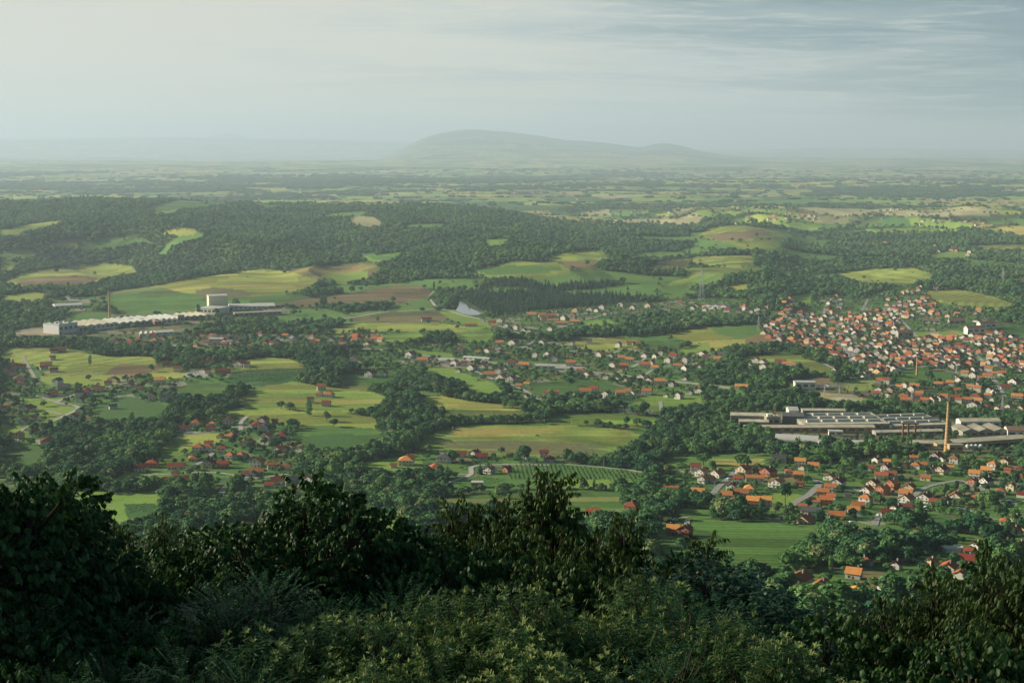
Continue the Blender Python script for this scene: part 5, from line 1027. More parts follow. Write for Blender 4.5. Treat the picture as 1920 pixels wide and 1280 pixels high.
for bi, (d0, d1, s) in enumerate([(640, 2500, 7.2), (2500, 4400, 8.8), (4400, 7600, 12.0), (7600, 21000, 42.0)]):
    x, y, d = scatter(d0, d1, s, 400 + bi); z = Z(x, y); px, py = project(x, y, z)
    ok = (px > -120) & (px < 2040) & (py < np.interp(px, FGLINE[:, 0], FGLINE[:, 1]) + 45); x, y, d, z, px, py = [v[ok] for v in (x, y, d, z, px, py)]
    r = np.random.default_rng(700 + bi)
    col, dn = cover(px, py, x, y, d)
    hgt = r.choice([.5, .68, .8, .92, 1.05, 1.28], len(x)) * r.uniform(.9, 1.12, len(x)) * (1.0 + .35 * (fbm(x / 90, y / 90, 12, 2) - .5))
    vil = np.zeros(len(x), bool)
    for nm, poly in VILL.items(): vil |= inpoly(px, py, poly)
    vil &= dn > .1
    hgt[vil] *= r.uniform(.42, .8, vil.sum()) * (.8 if bi else .95)
    fld = dn < .01
    px2, py2 = project(x, y, z + hgt * 9.5 * .62); _, dn2 = cover(px2, py2, x, y, d)
    keep = (r.random(len(x)) < np.where(vil, dn, np.minimum(dn, np.where(dn2 < .1, dn2 * 1.0, 1)) * .94)) if bi < 3 else (r.random(len(x)) < dn)
    x, y, d, z, px, py, hgt, vil = [v[keep] for v in (x, y, d, z, px, py, hgt, vil)]
    if bi < 3:
        k = ~(near_foot(x, y, 2.0) | near_road(x, y, 2.5)); x, y, d, z, px, py, hgt, vil = [v[k] for v in (x, y, d, z, px, py, hgt, vil)]
    idx = r.choice([0, 1, 2, 3, 4], len(x)); u = r.random(len(x)); idx[u < .02] = 7; idx[(u > .02) & (u < .07)] = 10; idx[(u > .07) & (u < .17) & (hgt < .8)] = 8
    idx[vil & (u > .17) & (u < .22)] = 5
    if bi in (1, 2): hm = (idx < 5) & (r.random(len(x)) < (.45 if bi == 1 else .85)); idx[hm] = r.choice([11, 12, 13, 14], hm.sum())
    con = inpoly(px, py, CONIF); idx[con] = r.choice([5, 6], con.sum()); hgt[con] *= .95
    if bi == 3: idx[:] = 9; hgt = r.uniform(.3, .95, len(x)) * (1 + (d - 7600) / 16000); idx[r.random(len(x)) < sstep(13000, 21000, d)] = -1
    if bi == 3: x, y, d, z, px, py, hgt, vil, idx = [v[idx >= 0] for v in (x, y, d, z, px, py, hgt, vil, idx)]
    big = 1.0 if bi < 2 else (1.18 if bi == 2 else 1.5)
    TX.append(x); TY.append(y); TZ.append(z); TS.append(hgt * big); TI.append(idx); TD.append(d); TP.append(px); TQ.append(py)
TX, TY, TZ, TS, TI, TD, TP, TQ = [np.concatenate(v) for v in (TX, TY, TZ, TS, TI, TD, TP, TQ)]
# lone trees seen in the open fields
LONE = [(1319,872,1.35,0),(1389,872,1.25,3),(1399,874,1.1,1),(1472,942,1.5,2),(527,766,1.0,0),(543,769,1.2,1),(1005,716,1.1,2),(1068,723,1.2,0),(1002,772,1.0,4),(1388,455,1.4,3),(1373,452,1.1,0),(612,790,1.3,10),(626,800,1.2,4),(106,512,1.3,0),(169,684,1.0,7),(1741,715,1.5,2),(930,745,1.0,1),(215,925,.8,3),(658,945,1.0,8),(175,955,.7,1),(227,885,1.3,10),(983,865,1.5,2),(845,865,1.3,1),(1195,800,1.1,0),(1212,803,1.1,3),(603,577,1.6,7),(610,577,1.7,7),(372,592,1.5,7),(406,590,1.4,0),(916,560,1.3,5),(1262,800,1.1,4),(1175,798,1.0,2),(1120,798,1.0,1),(940,850,.9,4)]
LX, LY, LZ = cast([l[0] for l in LONE], [l[1] for l in LONE])
TX = np.concatenate([TX, LX]); TY = np.concatenate([TY, LY]); TZ = np.concatenate([TZ, LZ]); TS = np.concatenate([TS, [l[2] for l in LONE]]); TI = np.concatenate([TI, [l[3] for l in LONE]])
TD = np.hypot(TX, TY); TP, TQ = project(TX, TY, TZ)
rt = np.random.default_rng(99); TR = rt.uniform(0, 6.283, len(TX)); TW = rt.uniform(.85, 1.4, len(TX))
# the trees that show largest stand as things of their own
PH = np.array(PROTO_H); topy = project(TX, TY, TZ + PH[TI] * TS)[1]
vis = (topy < np.interp(TP, FGLINE[:, 0], FGLINE[:, 1]) - 4) & (TP > 0) & (TP < 1920) & (PH[TI] * TS > 5)
size = np.where(vis, PH[TI] * TS / TD, 0)
# thinned: a tree hidden by a nearer one is passed over
order = np.argsort(-size)[:900]; chosen = []
for i in order:
    if len(chosen) >= 262: break
    s = size[i] * F
    if all(abs(TP[i] - TP[j]) > s * .45 or abs(TQ[i] - TQ[j]) > s * .32 for j in chosen): chosen.append(i)
chosen = np.array(chosen)
AREAS = [((-99, 420), 'at far left beyond the foreground', 'trees beyond the foreground at far left'), ((420, 800), 'below the hillside hamlet', 'trees below the hillside hamlet'),
 ((800, 1080), 'behind the spire-topped trees', 'trees behind the spire-topped trees'), ((1080, 1300), 'round the red meadow farm', 'trees round the red-roofed meadow farm'),
 ((1300, 1560), 'by the lower meadows', 'trees around the lower meadows'), ((1560, 1760), 'among the bottom hamlet', 'trees among the bottom hamlet'), ((1760, 2100), 'at the right edge', 'trees at the right edge')]
KINDN = {7: ('poplar_tree', 'slender poplar'), 8: ('shrub', 'low bushy shrub'), 5: ('conifer_tree', 'dark conical conifer'), 6: ('conifer_tree', 'dark conical conifer'), 10: ('broadleaf_tree', 'pale green rounded tree')}
for (a, b_), lab, grp in AREAS:
    for nm, ad, ks in (('broadleaf_tree', 'rounded green tree', (0, 1, 2, 3, 4)), ('poplar_tree', 'slender poplar', (7,)), ('shrub', 'low bushy shrub', (8,)), ('conifer_tree', 'dark conical conifer', (5, 6)), ('pale_tree', 'pale green rounded tree', (10,))):
        mem = sorted([i for i in chosen if a <= TP[i] < b_ and TI[i] in ks], key=lambda i: -TQ[i]); nr = max(1, math.ceil(len(mem) / 9))
        for r_ in range(nr):
            row = sorted(mem[r_ * 9:(r_ + 1) * 9], key=lambda i: TP[i])
            for j, i in enumerate(row):
                k = int(TI[i]); o = link(nm, PROTO[k].data); o.location = (TX[i], TY[i], TZ[i]); o.scale = (TS[i] * TW[i], TS[i] * TW[i], TS[i]); o.rotation_euler = (0, 0, TR[i])
                side = 'the only one' if len(mem) == 1 else 'leftmost' if j == 0 else 'rightmost' if j == len(row) - 1 else ORD[j] + ' from left'
                tag(o, f'{ad}, {side}' + (f' in {ORD[r_]} row' if nr > 1 else '') + f', {lab}', 'shrub' if nm == 'shrub' else 'tree', f'{ad}s: {grp}')
rest = np.ones(len(TX), bool); rest[chosen] = False
def tree_mass(name, sel, label):
    n = int(sel.sum()); me = bpy.data.meshes.new(name); me.vertices.add(n); me.vertices.foreach_set('co', np.stack([TX[sel], TY[sel], TZ[sel]], 1).astype(np.float32).ravel())
    a = me.attributes.new('idx', 'INT', 'POINT'); a.data.foreach_set('value', TI[sel].astype(np.int32))
    a = me.attributes.new('rot', 'FLOAT_VECTOR', 'POINT'); a.data.foreach_set('vector', np.stack([0 * TR[sel], 0 * TR[sel], TR[sel]], 1).astype(np.float32).ravel())
    a = me.attributes.new('scl', 'FLOAT_VECTOR', 'POINT'); a.data.foreach_set('vector', np.stack([TS[sel] * TW[sel], TS[sel] * TW[sel], TS[sel]], 1).astype(np.float32).ravel())
    o = link(name, me); tag(o, label, 'woodland', kind='stuff')
    ng = bpy.data.node_groups.new(name, 'GeometryNodeTree'); ng.interface.new_socket('Geometry', in_out='INPUT', socket_type='NodeSocketGeometry'); ng.interface.new_socket('Geometry', in_out='OUTPUT', socket_type='NodeSocketGeometry')
    gi = ng.nodes.new('NodeGroupInput'); go = ng.nodes.new('NodeGroupOutput'); ci = ng.nodes.new('GeometryNodeCollectionInfo'); ci.inputs['Collection'].default_value = coll; ci.inputs['Separate Children'].default_value = True; ci.inputs['Reset Children'].default_value = True
    ip = ng.nodes.new('GeometryNodeInstanceOnPoints'); ip.inputs['Pick Instance'].default_value = True
    def att(nm, ty): a = ng.nodes.new('GeometryNodeInputNamedAttribute'); a.data_type = ty; a.inputs['Name'].default_value = nm; return a.outputs['Attribute']
    l = ng.links.new; l(gi.outputs[0], ip.inputs['Points']); l(ci.outputs[0], ip.inputs['Instance']); l(att('idx', 'INT'), ip.inputs['Instance Index'])
    e2r = ng.nodes.new('FunctionNodeEulerToRotation'); l(att('rot', 'FLOAT_VECTOR'), e2r.inputs[0]); l(e2r.outputs[0], ip.inputs['Rotation']); l(att('scl', 'FLOAT_VECTOR'), ip.inputs['Scale']); l(ip.outputs[0], go.inputs[0])
    md = o.modifiers.new('trees', 'NODES'); md.node_group = ng; return o
dr = np.interp(TP, RT[0], RT[1])
tree_mass('valley_woodland', rest & (TD < 2500), 'belts of broadleaf trees and hedgerows crossing the valley between fields and villages')
tree_mass('hill_woodland', rest & (TD >= 2500) & (TD < 7600), 'broad dense woods covering the rolling hills beyond the villages')
tree_mass('plain_woodland', rest & (TD >= 7600), 'hazy hedges and copses scattered over the far plain')
print('TREES', len(TX), 'named', len(chosen), 'small houses', len(sm))
# orchard and vineyard rows: young trees nobody could count
def rows(poly, along, gap, step, sc, seed, jit=.4):
    X, Y, Zz = cast([p[0] for p in poly], [p[1] for p in poly]); a = math.radians(along); cx, cy = X.mean(), Y.mean(); R = max(np.hypot(X - cx, Y - cy)) + 5
    u, v = np.meshgrid(np.arange(-R, R, step), np.arange(-R, R, gap)); r = np.random.default_rng(seed); u = u.ravel() + r.uniform(-jit, jit, u.size); v = v.ravel() + r.uniform(-.2, .2, v.size)
    x = cx + u * math.cos(a) - v * math.sin(a); y = cy + u * math.sin(a) + v * math.cos(a); m = inpoly(x, y, list(zip(X, Y))); x, y = x[m], y[m]; return x, y, Z(x, y), np.full(len(x), sc) * r.uniform(.75, 1.2, len(x))
ro = [rows([(965,873),(1060,873),(1180,884),(1205,891),(1190,903),(1060,899),(950,898)], 2, 11, 4.2, .62, 1), rows([(830,898),(900,894),(950,899),(930,909),(860,910)], 60, 7, 3, .35, 2),
      rows([(445,694),(520,691),(575,691),(582,700),(520,715),(455,716),(425,711)], 25, 7, 4.5, .5, 3), rows([(1215,500),(1245,489),(1300,486),(1288,499),(1238,505)], 20, 9, 5, .6, 4), rows([(234,945),(290,944),(296,957),(241,962)], 75, 9, 3, .32, 5), rows([(1060,851),(1110,850),(1140,868),(1060,866)], 20, 8, 5, .75, 6)]
x, y, z, s = [np.concatenate(v) for v in zip(*ro)]
TX, TY, TZ, TS = x, y, z, s; TI = np.full(len(x), 8); TR = rt.uniform(0, 6.28, len(x)); TW = np.full(len(x), .55)
tree_mass('orchard_rows', np.ones(len(x), bool), 'even rows of young fruit trees and vines planted across the orchard and vineyards')
# ------------------------------------------------------------------ the trees in front of the viewpoint
def big_leaf(L_, Wd, fold=.22, droop=.35):
    """leaf blade in local space: stalk at the origin, tip along +X, 6 points"""
    return np.array([(0, 0, 0), (L_ * .38, -Wd / 2, -fold * Wd), (L_ * .38, 0, 0), (L_ * .38, Wd / 2, -fold * Wd), (L_ * .78, -Wd * .3, -fold * Wd * .6 - droop * L_ * .3), (L_ * .78, Wd * .3, -fold * Wd * .6 - droop * L_ * .3), (L_, 0, -droop * L_ * .5), (L_ * .72, 0, -droop * L_ * .2)]), [(0, 1, 2, 2), (0, 2, 3, 3), (2, 1, 4, 7), (2, 7, 5, 3), (7, 4, 6, 6), (7, 6, 5, 5)]
def orient(P, origin, d, roll):
    """place local points so +X follows unit d"""
    up = np.array([0, 0, 1.0]); s = np.cross(up, d); n = np.linalg.norm(s); s = s / n if n > 1e-3 else np.array([0, 1.0, 0]); u = np.cross(d, s)
    c, r = math.cos(roll), math.sin(roll); s2 = s * c + u * r; u2 = -s * r + u * c
    return origin + P[:, :1] * d + P[:, 1:2] * s2 + P[:, 2:3] * u2
def fg_crown(seed, R, Ht, lobes, sp, ntw):
    """leafy sprays over the lobes. sp: dict(L, W, n leaves per spray, droop, spray length, mode)"""
    r = np.random.default_rng(seed); leafP, leafF = big_leaf(sp['L'], sp['W'], .18, sp['droop']); V = []; Fq = []; cV = []; cF = []; tw = MB()
    base = 0; area = np.array([l[3] * l[4] for l in lobes]); cnt = (ntw * area / area.sum()).astype(int) + 4
    LB = np.array(lobes)
    def put(P, Fc, store, faces):
        n = sum(len(a) for a in store); store.append(P); faces.append(np.array(Fc) + n)
    PO = []; DI = []; nC = 0; cV = []; cF = []
    lf = np.array(leafF)
    for li, (cx, cy, cz, rr, rz) in enumerate(lobes):
        for k in range(cnt[li]):
            u = r.normal(size=3); u /= np.linalg.norm(u)
            if u[2] < -.5: continue
            dep = r.uniform(.62, 1.0) if r.random() < .45 else r.uniform(.92, 1.08)
            p = np.array([cx, cy, cz]) + u * np.array([rr, rr, rz]) * dep
            out = u * np.array([1, 1, .55]) + np.array([0, 0, sp['up']]) + r.normal(0, .25, 3); out /= np.linalg.norm(out)
            Ls = sp['spray'] * r.uniform(.7, 1.25); nl = sp['n']
            J = np.arange(nl); t = (J + .6) / nl; pos = p + out * (Ls * t)[:, None] + np.array([0, 0, -.5 * sp['sag'] * Ls]) * (t * t)[:, None]
            sv = np.cross(out, (0, 0, 1.0)); sv /= np.linalg.norm(sv) + 1e-6; uv = np.cross(sv, out)
            if sp['mode'] == 'pinnate': D_ = out * .45 + sv * np.where(J % 2, 1, -1)[:, None] + np.array([0, 0, -.18]) + r.normal(0, .12, (nl, 3))
            elif sp['mode'] == 'star': a = 2.4 * J + r.uniform(-.3, .3, nl); D_ = out * .55 + sv * np.cos(a)[:, None] + uv * np.sin(a)[:, None] * .8 + np.array([0, 0, -.35])
            else: a = 2.4 * J; D_ = np.stack([np.cos(a), np.sin(a), 0 * a], 1) * .45 + out * .45 + np.array([0, 0, -sp['hang']]) + r.normal(0, .15, (nl, 3))
            PO.append(pos); DI.append(D_)
            if sp.get('tuft') and u[2] > .0 and r.random() < sp['tuft']:
                for j in range(14):
                    a = j * 2.4 + p[0]; d = out * r.uniform(.6, 1.6) + np.array([math.cos(a), math.sin(a), .35]) * .75; d /= np.linalg.norm(d); w_ = .0065; Lc = r.uniform(.09, .17); sv = np.cross(d, (0.3, .2, 1.0)); sv /= np.linalg.norm(sv); q0 = p + out * Ls * .95
                    q1 = q0 + d * Lc * .6; q2 = q1 + d * Lc * .4 + np.array([0, 0, -.05]); P = np.array([q0 - sv * w_, q0 + sv * w_, q1 + sv * w_, q1 - sv * w_, q2]); cV.append(P); cF.append(np.array([(0, 1, 2, 3), (3, 2, 4, 4)]) + nC); nC += 5
            if k % 5 == 0: tw.bar(tuple(np.array([cx, cy, cz]) * .8 + p * .2 - np.array([0, 0, rz * .3])), tuple(p + out * Ls * .5), .014)
    O = np.concatenate(PO); D_ = np.concatenate(DI); D_ /= np.linalg.norm(D_, axis=1)[:, None]; n = len(O); s_ = r.uniform(.7, 1.2, n); ro = r.normal(0, .4, n)
    sv = np.cross([0, 0, 1.0], D_); sv /= np.linalg.norm(sv, axis=1)[:, None] + 1e-6; uv = np.cross(D_, sv); c, q = np.cos(ro)[:, None], np.sin(ro)[:, None]; s2 = sv * c + uv * q; u2 = uv * c - sv * q
    P = leafP[None] * s_[:, None, None]; Vv = (O[:, None] + P[:, :, :1] * D_[:, None] + P[:, :, 1:2] * s2[:, None] + P[:, :, 2:3] * u2[:, None]).reshape(-1, 3)
    Ff = (lf[None] + (np.arange(n) * len(leafP))[:, None, None]).reshape(-1, 4)
    return Vv, Ff, (np.concatenate(cV), np.concatenate(cF)) if cV else None, tw
def poly_mesh(name, V, F4):
    """quads where a repeated last index means a triangle"""
    me = bpy.data.meshes.new(name); tri = F4[:, 2] == F4[:, 3]; tot = np.where(tri, 3, 4); mask = np.ones(F4.shape, bool); mask[tri, 3] = False; li = F4[mask]
    me.vertices.add(len(V)); me.vertices.foreach_set('co', V.astype(np.float32).ravel()); me.loops.add(len(li)); me.loops.foreach_set('vertex_index', li.astype(np.int32)); me.polygons.add(len(F4))
    st = np.concatenate([[0], np.cumsum(tot)[:-1]]); me.polygons.foreach_set('loop_start', st.astype(np.int32)); me.polygons.foreach_set('loop_total', tot.astype(np.int32)); me.update(); return me
SPEC = {
 'linden':  dict(L=.10, W=.078, n=13, droop=.5, spray=.30, sag=.5, hang=.95, up=.1, mode='hang'),
 'cherry':  dict(L=.11, W=.038, n=14, droop=.5, spray=.30, sag=.5, hang=1.0, up=.2, mode='hang'),
 'robinia': dict(L=.05, W=.02, n=24, droop=.1, spray=.42, sag=.35, hang=.2, up=.25, mode='pinnate'),
 'chestnut':dict(L=.10, W=.026, n=16, droop=.4, spray=.26, sag=.2, hang=.4, up=.5, mode='star', tuft=.6),
 'maple':   dict(L=.09, W=.085, n=12, droop=.15, spray=.4, sag=.2, hang=.25, up=.3, mode='hang'),
}
FGM = {'linden': leaf_mat('linden_leaf', (.055, .125, .038), (.075, .15, .038), .5, .3), 'cherry': leaf_mat('cherry_leaf', (.085, .14, .035), (.10, .16, .035), .45, .3), 'robinia': leaf_mat('feathery_leaf', (.05, .14, .045), (.065, .16, .045), .45, .3), 'chestnut': leaf_mat('chestnut_leaf', (.08, .165, .045), (.10, .19, .05), .45, .3), 'maple': leaf_mat('maple_leaf', (.045, .11, .06), (.06, .125, .06), .45, .25)}
for m_ in FGM.values(): b = m_.node_tree.nodes['Principled BSDF']; b.inputs['Roughness'].default_value = .42; b.inputs['Specular IOR Level'].default_value = .28
CATK = mat('catkin', (.44, .50, .17), .8, .2, .2, 3)
def lobes_for(shape, R, Ht, seed):
    r = np.random.default_rng(seed); L_ = []
    if shape == 'spires':
        for k in range(7): a = r.uniform(0, 6.28); rr = R * r.uniform(.1, .75); h0 = Ht * r.uniform(.62, .9); L_ += [(rr * math.cos(a), rr * math.sin(a), h0 * f, R * .30 * (1.15 - .5 * f), Ht * .13) for f in (.55, .75, .92, 1.05)]
        L_ += [(0, 0, Ht * .93, R * .16, Ht * .07), (0, 0, Ht * .8, R * .24, Ht * .1), (0, 0, Ht * .55, R * .6, Ht * .2)]
    elif shape == 'dome':
        L_ = [(0, 0, Ht * .60, R * .7, Ht * .27), (0, 0, Ht * .90, R * .22, Ht * .09)]
        for k in range(18): a = k * 2.4; f = r.uniform(.25, .86); rr = R * .82 * math.sqrt(max(0.05, 1 - ((f - .35) / .62) ** 2)); L_.append((rr * math.cos(a), rr * math.sin(a), Ht * f, R * r.uniform(.2, .32), Ht * r.uniform(.07, .12)))
    else:
        for k in range(13): a = k * 2.4; rr = R * math.sqrt(r.uniform(.02, 1)) * .8; L_.append((rr * math.cos(a), rr * math.sin(a), Ht * (.88 - .42 * (rr / R) ** 2) * r.uniform(.88, 1.08), R * r.uniform(.22, .36), Ht * r.uniform(.10, .17)))
        L_.append((0, 0, Ht * .5, R * .65, Ht * .22))
    return L_
def fg_trunk(Ht, R, lobes, seed):
    """tapered trunk forking into limbs that reach each lobe, as one skin"""
    r = random.Random(seed); b = MB()
    def tube(P, R0, R1, n=8):
        for i in range(len(P) - 1):
            p, q = Vector(P[i]), Vector(P[i + 1]); d = (q - p).normalized(); u = d.orthogonal().normalized(); w = d.cross(u); ra = R0 + (R1 - R0) * i / (len(P) - 1); rb_ = R0 + (R1 - R0) * (i + 1) / (len(P) - 1)
            for k in range(n):
                a, c = 2 * math.pi * k / n, 2 * math.pi * (k + 1) / n
                b.quad([p + (u * math.cos(a) + w * math.sin(a)) * ra, p + (u * math.cos(c) + w * math.sin(c)) * ra, q + (u * math.cos(c) + w * math.sin(c)) * rb_, q + (u * math.cos(a) + w * math.sin(a)) * rb_])
    tr = .02 * Ht + .03; pts = [(0.1, 0, -9.0), (0, 0.05, -1.5), (0.05, 0, Ht * .15), (-.08, .06, Ht * .3), (0.04, -.05, Ht * .45), (0, 0, Ht * .7)]; tube(pts, tr * 1.25, tr * .45)
    for l in lobes:
        c = Vector(l[:3]); z0 = min(Ht * .42, c.z * .5) * r.uniform(.8, 1.1); s = Vector((0, 0, z0)); m = s.lerp(c, .5) + Vector((r.uniform(-.15, .15), r.uniform(-.15, .15), -.12 * (c - s).length)); tube([s, m, c, c + Vector((0, 0, l[4] * .6))], tr * .42, .012, 6)
    return b
FGP = {}
for nm, sp, shape, R, Ht, ntw, seed in [('linden_a', 'linden', 'dome', 1.9, 5.0, 2500, 1), ('linden_b', 'linden', 'spread', 2.0, 4.4, 2500, 2), ('cherry_a', 'cherry', 'spires', 1.8, 5.6, 2600, 3), ('cherry_b', 'cherry', 'spires', 1.6, 5.0, 2300, 4),
        ('cherry_c', 'cherry', 'spires', .95, 4.8, 1150, 14), ('robinia_a', 'robinia', 'spread', 1.9, 4.0, 2100, 5), ('robinia_b', 'robinia', 'dome', 1.7, 4.2, 2000, 6), ('chestnut_a', 'chestnut', 'spread', 1.7, 4.0, 2500, 7), ('chestnut_b', 'chestnut', 'dome', 1.5, 4.2, 2300, 8), ('maple_a', 'maple', 'dome', 1.9, 4.6, 2500, 9)]:
    lb = lobes_for(shape, R, Ht, seed); V, F4, cat_, tw = fg_crown(seed, R, Ht, lb, SPEC[sp], ntw)
    cm = poly_mesh('crown_' + nm, V, F4); cm.materials.append(FGM[sp]); tk = fg_trunk(Ht, R, lb, seed); n = len(tk.v); tk.v += tw.v; tk.f += [tuple(i + n for i in f) for f in tw.f]; tk.m += tw.m
    tm = tk.mesh('trunk_' + nm); tm.materials.append(BARK); bm_ = None
    if cat_: bm_ = poly_mesh('catkins_' + nm, *cat_); bm_.materials.append(CATK)
    FGP[nm] = (cm, tm, bm_, R, float(np.percentile(V[:, 2], 99.7)), {'linden': 'linden_tree', 'cherry': 'cherry_tree', 'robinia': 'acacia_tree', 'chestnut': 'chestnut_tree', 'maple': 'maple_tree'}[sp])
# column of the trunk, row of the top, distance, kind, width factor, label
FG = [
 (-70, 800, 20, 'linden_a', 1.25, 'near-black broadleaf tree filling the left edge of the picture'),
 (38, 880, 22, 'linden_b', 1.05, 'dark broadleaf tree with peaked top, second from the left edge'),
 (120, 975, 25, 'linden_a', .8, 'dark broadleaf tree whose shoulder slopes down towards the bottom left meadow'),
 (238, 955, 36, 'cherry_b', .8, 'black pointed treetop standing against the bottom left meadow'),
 (200, 1040, 24, 'linden_b', .85, 'shadowed broadleaf tree in front of the black pointed treetop'),
 (300, 1015, 28, 'linden_a', .9, 'broadleaf tree with pale edge leaves right of the bottom left meadow'),
 (385, 995, 30, 'linden_b', 1.0, 'large-leaved tree left of the tall central linden, further left of two'),
 (462, 975, 29, 'linden_b', .7, 'large-leaved tree just left of the tall central linden'),
 (575, 903, 24, 'linden_a', 1.1, 'tall large-leaved linden peaking just below the hillside hamlet'),
 (650, 1045, 23, 'linden_b', .8, 'lower right shoulder tree of the tall large-leaved linden'),
 (775, 1005, 25, 'linden_a', .6, 'rounded dark tree between the tall linden and the spire-topped trees'),
 (845, 945, 29, 'cherry_c', 1.1, 'spire-topped dark tree, leftmost of the bottom centre spires'),
 (930, 940, 29, 'cherry_c', .95, 'twin-spired dark tree in front of the pale green meadow'),
 (1038, 893, 28, 'cherry_c', 1.25, 'tallest spire-topped tree at bottom centre, reaching into the meadow'),
 (1120, 1000, 28, 'cherry_c', 1.0, 'spire-topped tree in front of the white house with red gable roof'),
 (1188, 965, 27, 'cherry_c', .9, 'leaning spire-topped tree just right of the small white house'),
 (1245, 1065, 26, 'cherry_a', .75, 'leafy tree with bright drooping tufts left of the maple'),
 (1335, 1005, 27, 'cherry_c', .8, 'narrow bright-tipped treetop poking above the dark maple'),
 (1345, 1042, 23, 'maple_a', 1.0, 'dark spreading maple below the lower meadows'),
 (1425, 1105, 21, 'maple_a', .9, 'dark maple left of the bottom hamlet houses'),
 (1530, 1178, 22, 'robinia_b', 1.1, 'low dark feathery tree directly below the bottom hamlet'),
 (1610, 1160, 25, 'cherry_b', .6, 'drooping-leaved tree below the hipped orange roof'),
 (1680, 1135, 24, 'cherry_b', .7, 'drooping-leaved tree below the big hipped red roof'),
 (1750, 1092, 25, 'cherry_a', .75, 'tall drooping tree in front of the bottom hamlet, left of the right-edge giant'),
 (1830, 1045, 24, 'cherry_a', .9, 'dark tall tree second from the right edge'),
 (1925, 1005, 22, 'cherry_a', 1.15, 'near-black tall tree at the right edge of the picture'),
 (885, 1005, 26, 'cherry_b', .7, 'lower dark tree filling between the left spires'), (985, 1000, 26, 'cherry_c', 1.1, 'short dark spire between the twin-spired and the tallest tree'), (1075, 1015, 26, 'cherry_b', .7, 'dark leafy tree at the foot of the tallest spire, right side'), (1160, 1050, 25, 'cherry_b', .7, 'drooping tree at the foot of the leaning spire'),
 (720, 1060, 26, 'linden_b', .8, 'dark hollow crown between the tall linden and the rounded dark tree'),
 (90, 1085, 15, 'robinia_a', 1.1, 'shadowed feathery tree low at the left'),
 (-20, 1150, 12, 'linden_b', .9, 'black bush-like tree in the bottom left corner'),
 (250, 1130, 15, 'linden_b', 1.0, 'unlit dark tree in the lower left gloom'),
 (400, 1085, 16, 'robinia_a', 1.05, 'feathery dark green tree under the large-leaved trees'),
 (500, 1065, 15, 'robinia_b', 1.1, 'layered feathery tree below the tall linden'),
 (620, 1120, 16, 'robinia_b', .9, 'small bright feathery tree below the tall linden, right one'),
 (330, 1200, 11, 'robinia_b', .9, 'low feathery bush-like tree at the bottom left of centre'),
 (560, 1180, 12, 'chestnut_a', .95, 'bottom chestnut with few yellow catkins, leftmost of the flowering trees'),
 (700, 1175, 12, 'chestnut_b', 1.0, 'flowering chestnut below the rounded dark tree'),
 (770, 1100, 17, 'robinia_a', .8, 'feathery sapling between the rounded dark tree and flowering chestnuts'),
 (860, 1150, 13, 'chestnut_a', 1.0, 'flowering chestnut with many yellow catkin tufts, below the left spires'),
 (990, 1120, 13, 'chestnut_b', 1.05, 'brightest flowering chestnut at the bottom centre'),
 (940, 1060, 19, 'linden_b', .85, 'large-leaved tree behind the bottom centre chestnuts'),
 (1080, 1050, 19, 'cherry_b', .95, 'drooping-leaved tree with bare pale twigs at bottom centre'),
 (1110, 1160, 13, 'chestnut_a', .95, 'flowering chestnut right of the brightest one'),
 (1200, 1110, 16, 'chestnut_b', .95, 'tall flowering chestnut left of the maple'),
 (1290, 1110, 15, 'robinia_a', 1.05, 'feathery green tree in front of the maple'),
 (1400, 1180, 12, 'chestnut_a', .9, 'dim chestnut bush below the maple'),
 (1490, 1210, 12, 'chestnut_b', .9, 'yellow-tipped chestnut in the lower right'),
 (1600, 1190, 13, 'linden_b', 1.0, 'round-leaved dark tree in the lower right'),
 (1720, 1160, 15, 'cherry_b', .95, 'black-green drooping tree low at the right'),
 (1840, 1150, 14, 'cherry_a', .9, 'unlit tall tree in the bottom right corner'),
 (1930, 1190, 12, 'linden_b', .9, 'black bush-like tree at the very bottom right'),
 (750, 1240, 10, 'chestnut_a', .8, 'lowest chestnut at bottom left of centre'), (1000, 1225, 10, 'chestnut_a', .8, 'lowest chestnut at the bottom centre'), (1240, 1235, 10, 'robinia_b', .8, 'lowest feathery bush at bottom right of centre'),
 (150, 1225, 10, 'robinia_a', .8, 'lowest feathery bush at bottom left'), (450, 1235, 10, 'robinia_b', .85, 'lowest feathery bush left of the flowering chestnuts'), (1640, 1250, 10, 'linden_b', .75, 'lowest round-leaved bush at bottom right'),
]
rf_ = random.Random(77)
for (px, py, d, kd, wf, lab) in FG:
    cm, tm, bm_, R, Ht, nm = FGP[kd]
    if d < 20: d = 17.5 + (d - 10) * .62
    else: d = 22 + (d - 20) * .75
    ang = PITCH + math.atan((py - 640) / F); x = d * (px - 960) / F; y = math.sqrt(d * d - x * x); zt = H - d * math.tan(ang); s = sxy = (.60 + .42 * wf) * rf_.uniform(.95, 1.08)
    root = link(nm, None); root.location = (x, y, zt - s * Ht); root.rotation_euler = (0, 0, rf_.uniform(0, 6.28)); root.scale = (sxy, sxy, s); tag(root, lab, 'tree')
    link('trunk', tm, (), root); link('crown', cm, (), root)
    if bm_: link('catkins', bm_, (), root)
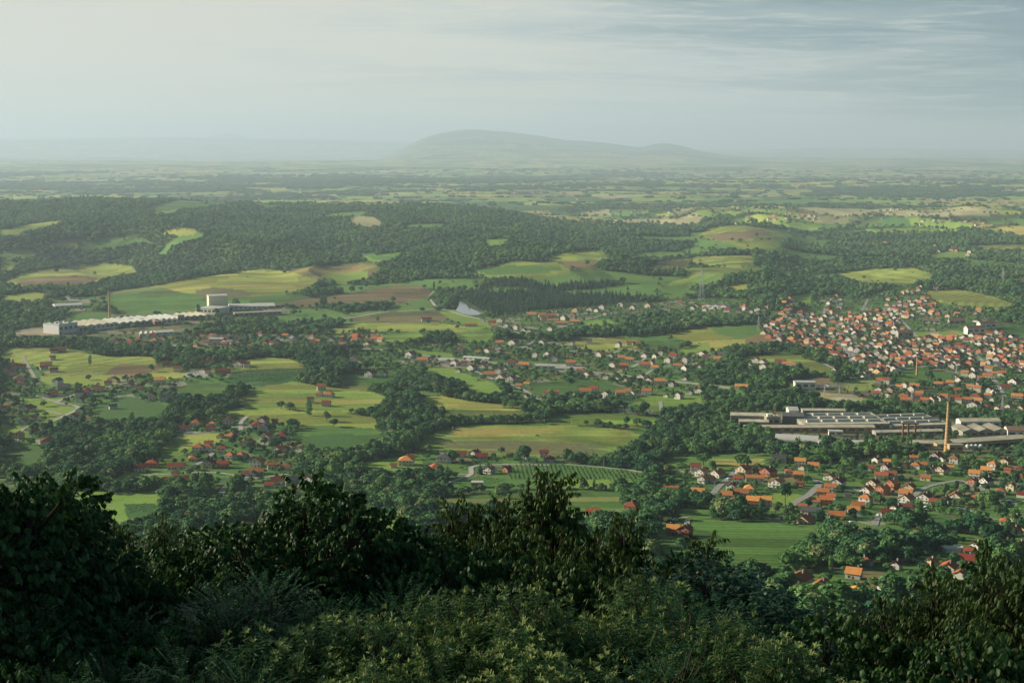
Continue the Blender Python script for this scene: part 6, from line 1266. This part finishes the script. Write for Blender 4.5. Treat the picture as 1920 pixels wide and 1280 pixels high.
# ------------------------------------------------------------------ the air
def haze_box():
    x0, x1, y0, y1, z0, z1 = -90000, 90000, -90000, 90000, -60, 1100
    v = [(x, y, z) for x in (x0, x1) for y in (y0, y1) for z in (z0, z1)]
    f = [(0, 1, 3, 2), (4, 6, 7, 5), (0, 4, 5, 1), (2, 3, 7, 6), (0, 2, 6, 4), (1, 5, 7, 3)]
    m = bpy.data.materials.new('hazy_air'); m.use_nodes = True; t = m.node_tree; t.nodes.clear()
    pv = N(t, 'ShaderNodeVolumePrincipled'); pv.inputs['Color'].default_value = (HAZE_COL[0], HAZE_COL[1], HAZE_COL[2], 1); pv.inputs['Density'].default_value = HAZE_D; pv.inputs['Anisotropy'].default_value = HAZE_G
    o = N(t, 'ShaderNodeOutputMaterial'); t.links.new(pv.outputs[0], o.inputs['Volume'])
    m.cycles.homogeneous_volume = True
    tag(link('haze', make_mesh('haze', v, f), m), 'pale summer haze veiling the far plain and the long mountain', 'haze', kind='stuff')
HAZE_COL = (.68, .86, 1.0); HAZE_D = 5.2e-5; HAZE_G = 0.16
def added_cloud(name, c, ax, dens, label):
    n, mth = 28, 14; V = []; Fc = []
    for j in range(mth + 1):
        ph = math.pi * j / mth
        for i in range(n):
            th = 2 * math.pi * i / n; d = (math.sin(ph) * math.cos(th), math.sin(ph) * math.sin(th), math.cos(ph)); k = 1 + .22 * math.sin(3 * th + 2 * ph) * math.sin(ph) + .12 * math.sin(7 * th - 3 * ph) * math.sin(ph)
            V.append((d[0] * ax[0] * k, d[1] * ax[1] * k, d[2] * ax[2]))
    for j in range(mth):
        for i in range(n): a = j * n + i; b_ = j * n + (i + 1) % n; Fc.append((a, a + n, b_ + n, b_))
    m = bpy.data.materials.new('added_cloud_vapour'); m.use_nodes = True; t = m.node_tree; t.nodes.clear(); pv = N(t, 'ShaderNodeVolumePrincipled'); pv.inputs['Color'].default_value = (.95, .95, .95, 1); pv.inputs['Density'].default_value = dens
    o = N(t, 'ShaderNodeOutputMaterial'); t.links.new(pv.outputs[0], o.inputs['Volume']); ob = link(name, make_mesh(name, V, Fc), m); ob.location = c; tag(ob, label, 'added_cloud', kind='stuff')
added_cloud('added_cloud', (-4800, 150, 2000), (2600, 1200, 420), 7.2e-4, 'unseen body of vapour added left of view to dim the near slopes')  # unseen vapour body, added only to weaken sunlight on the near ground
haze_box()
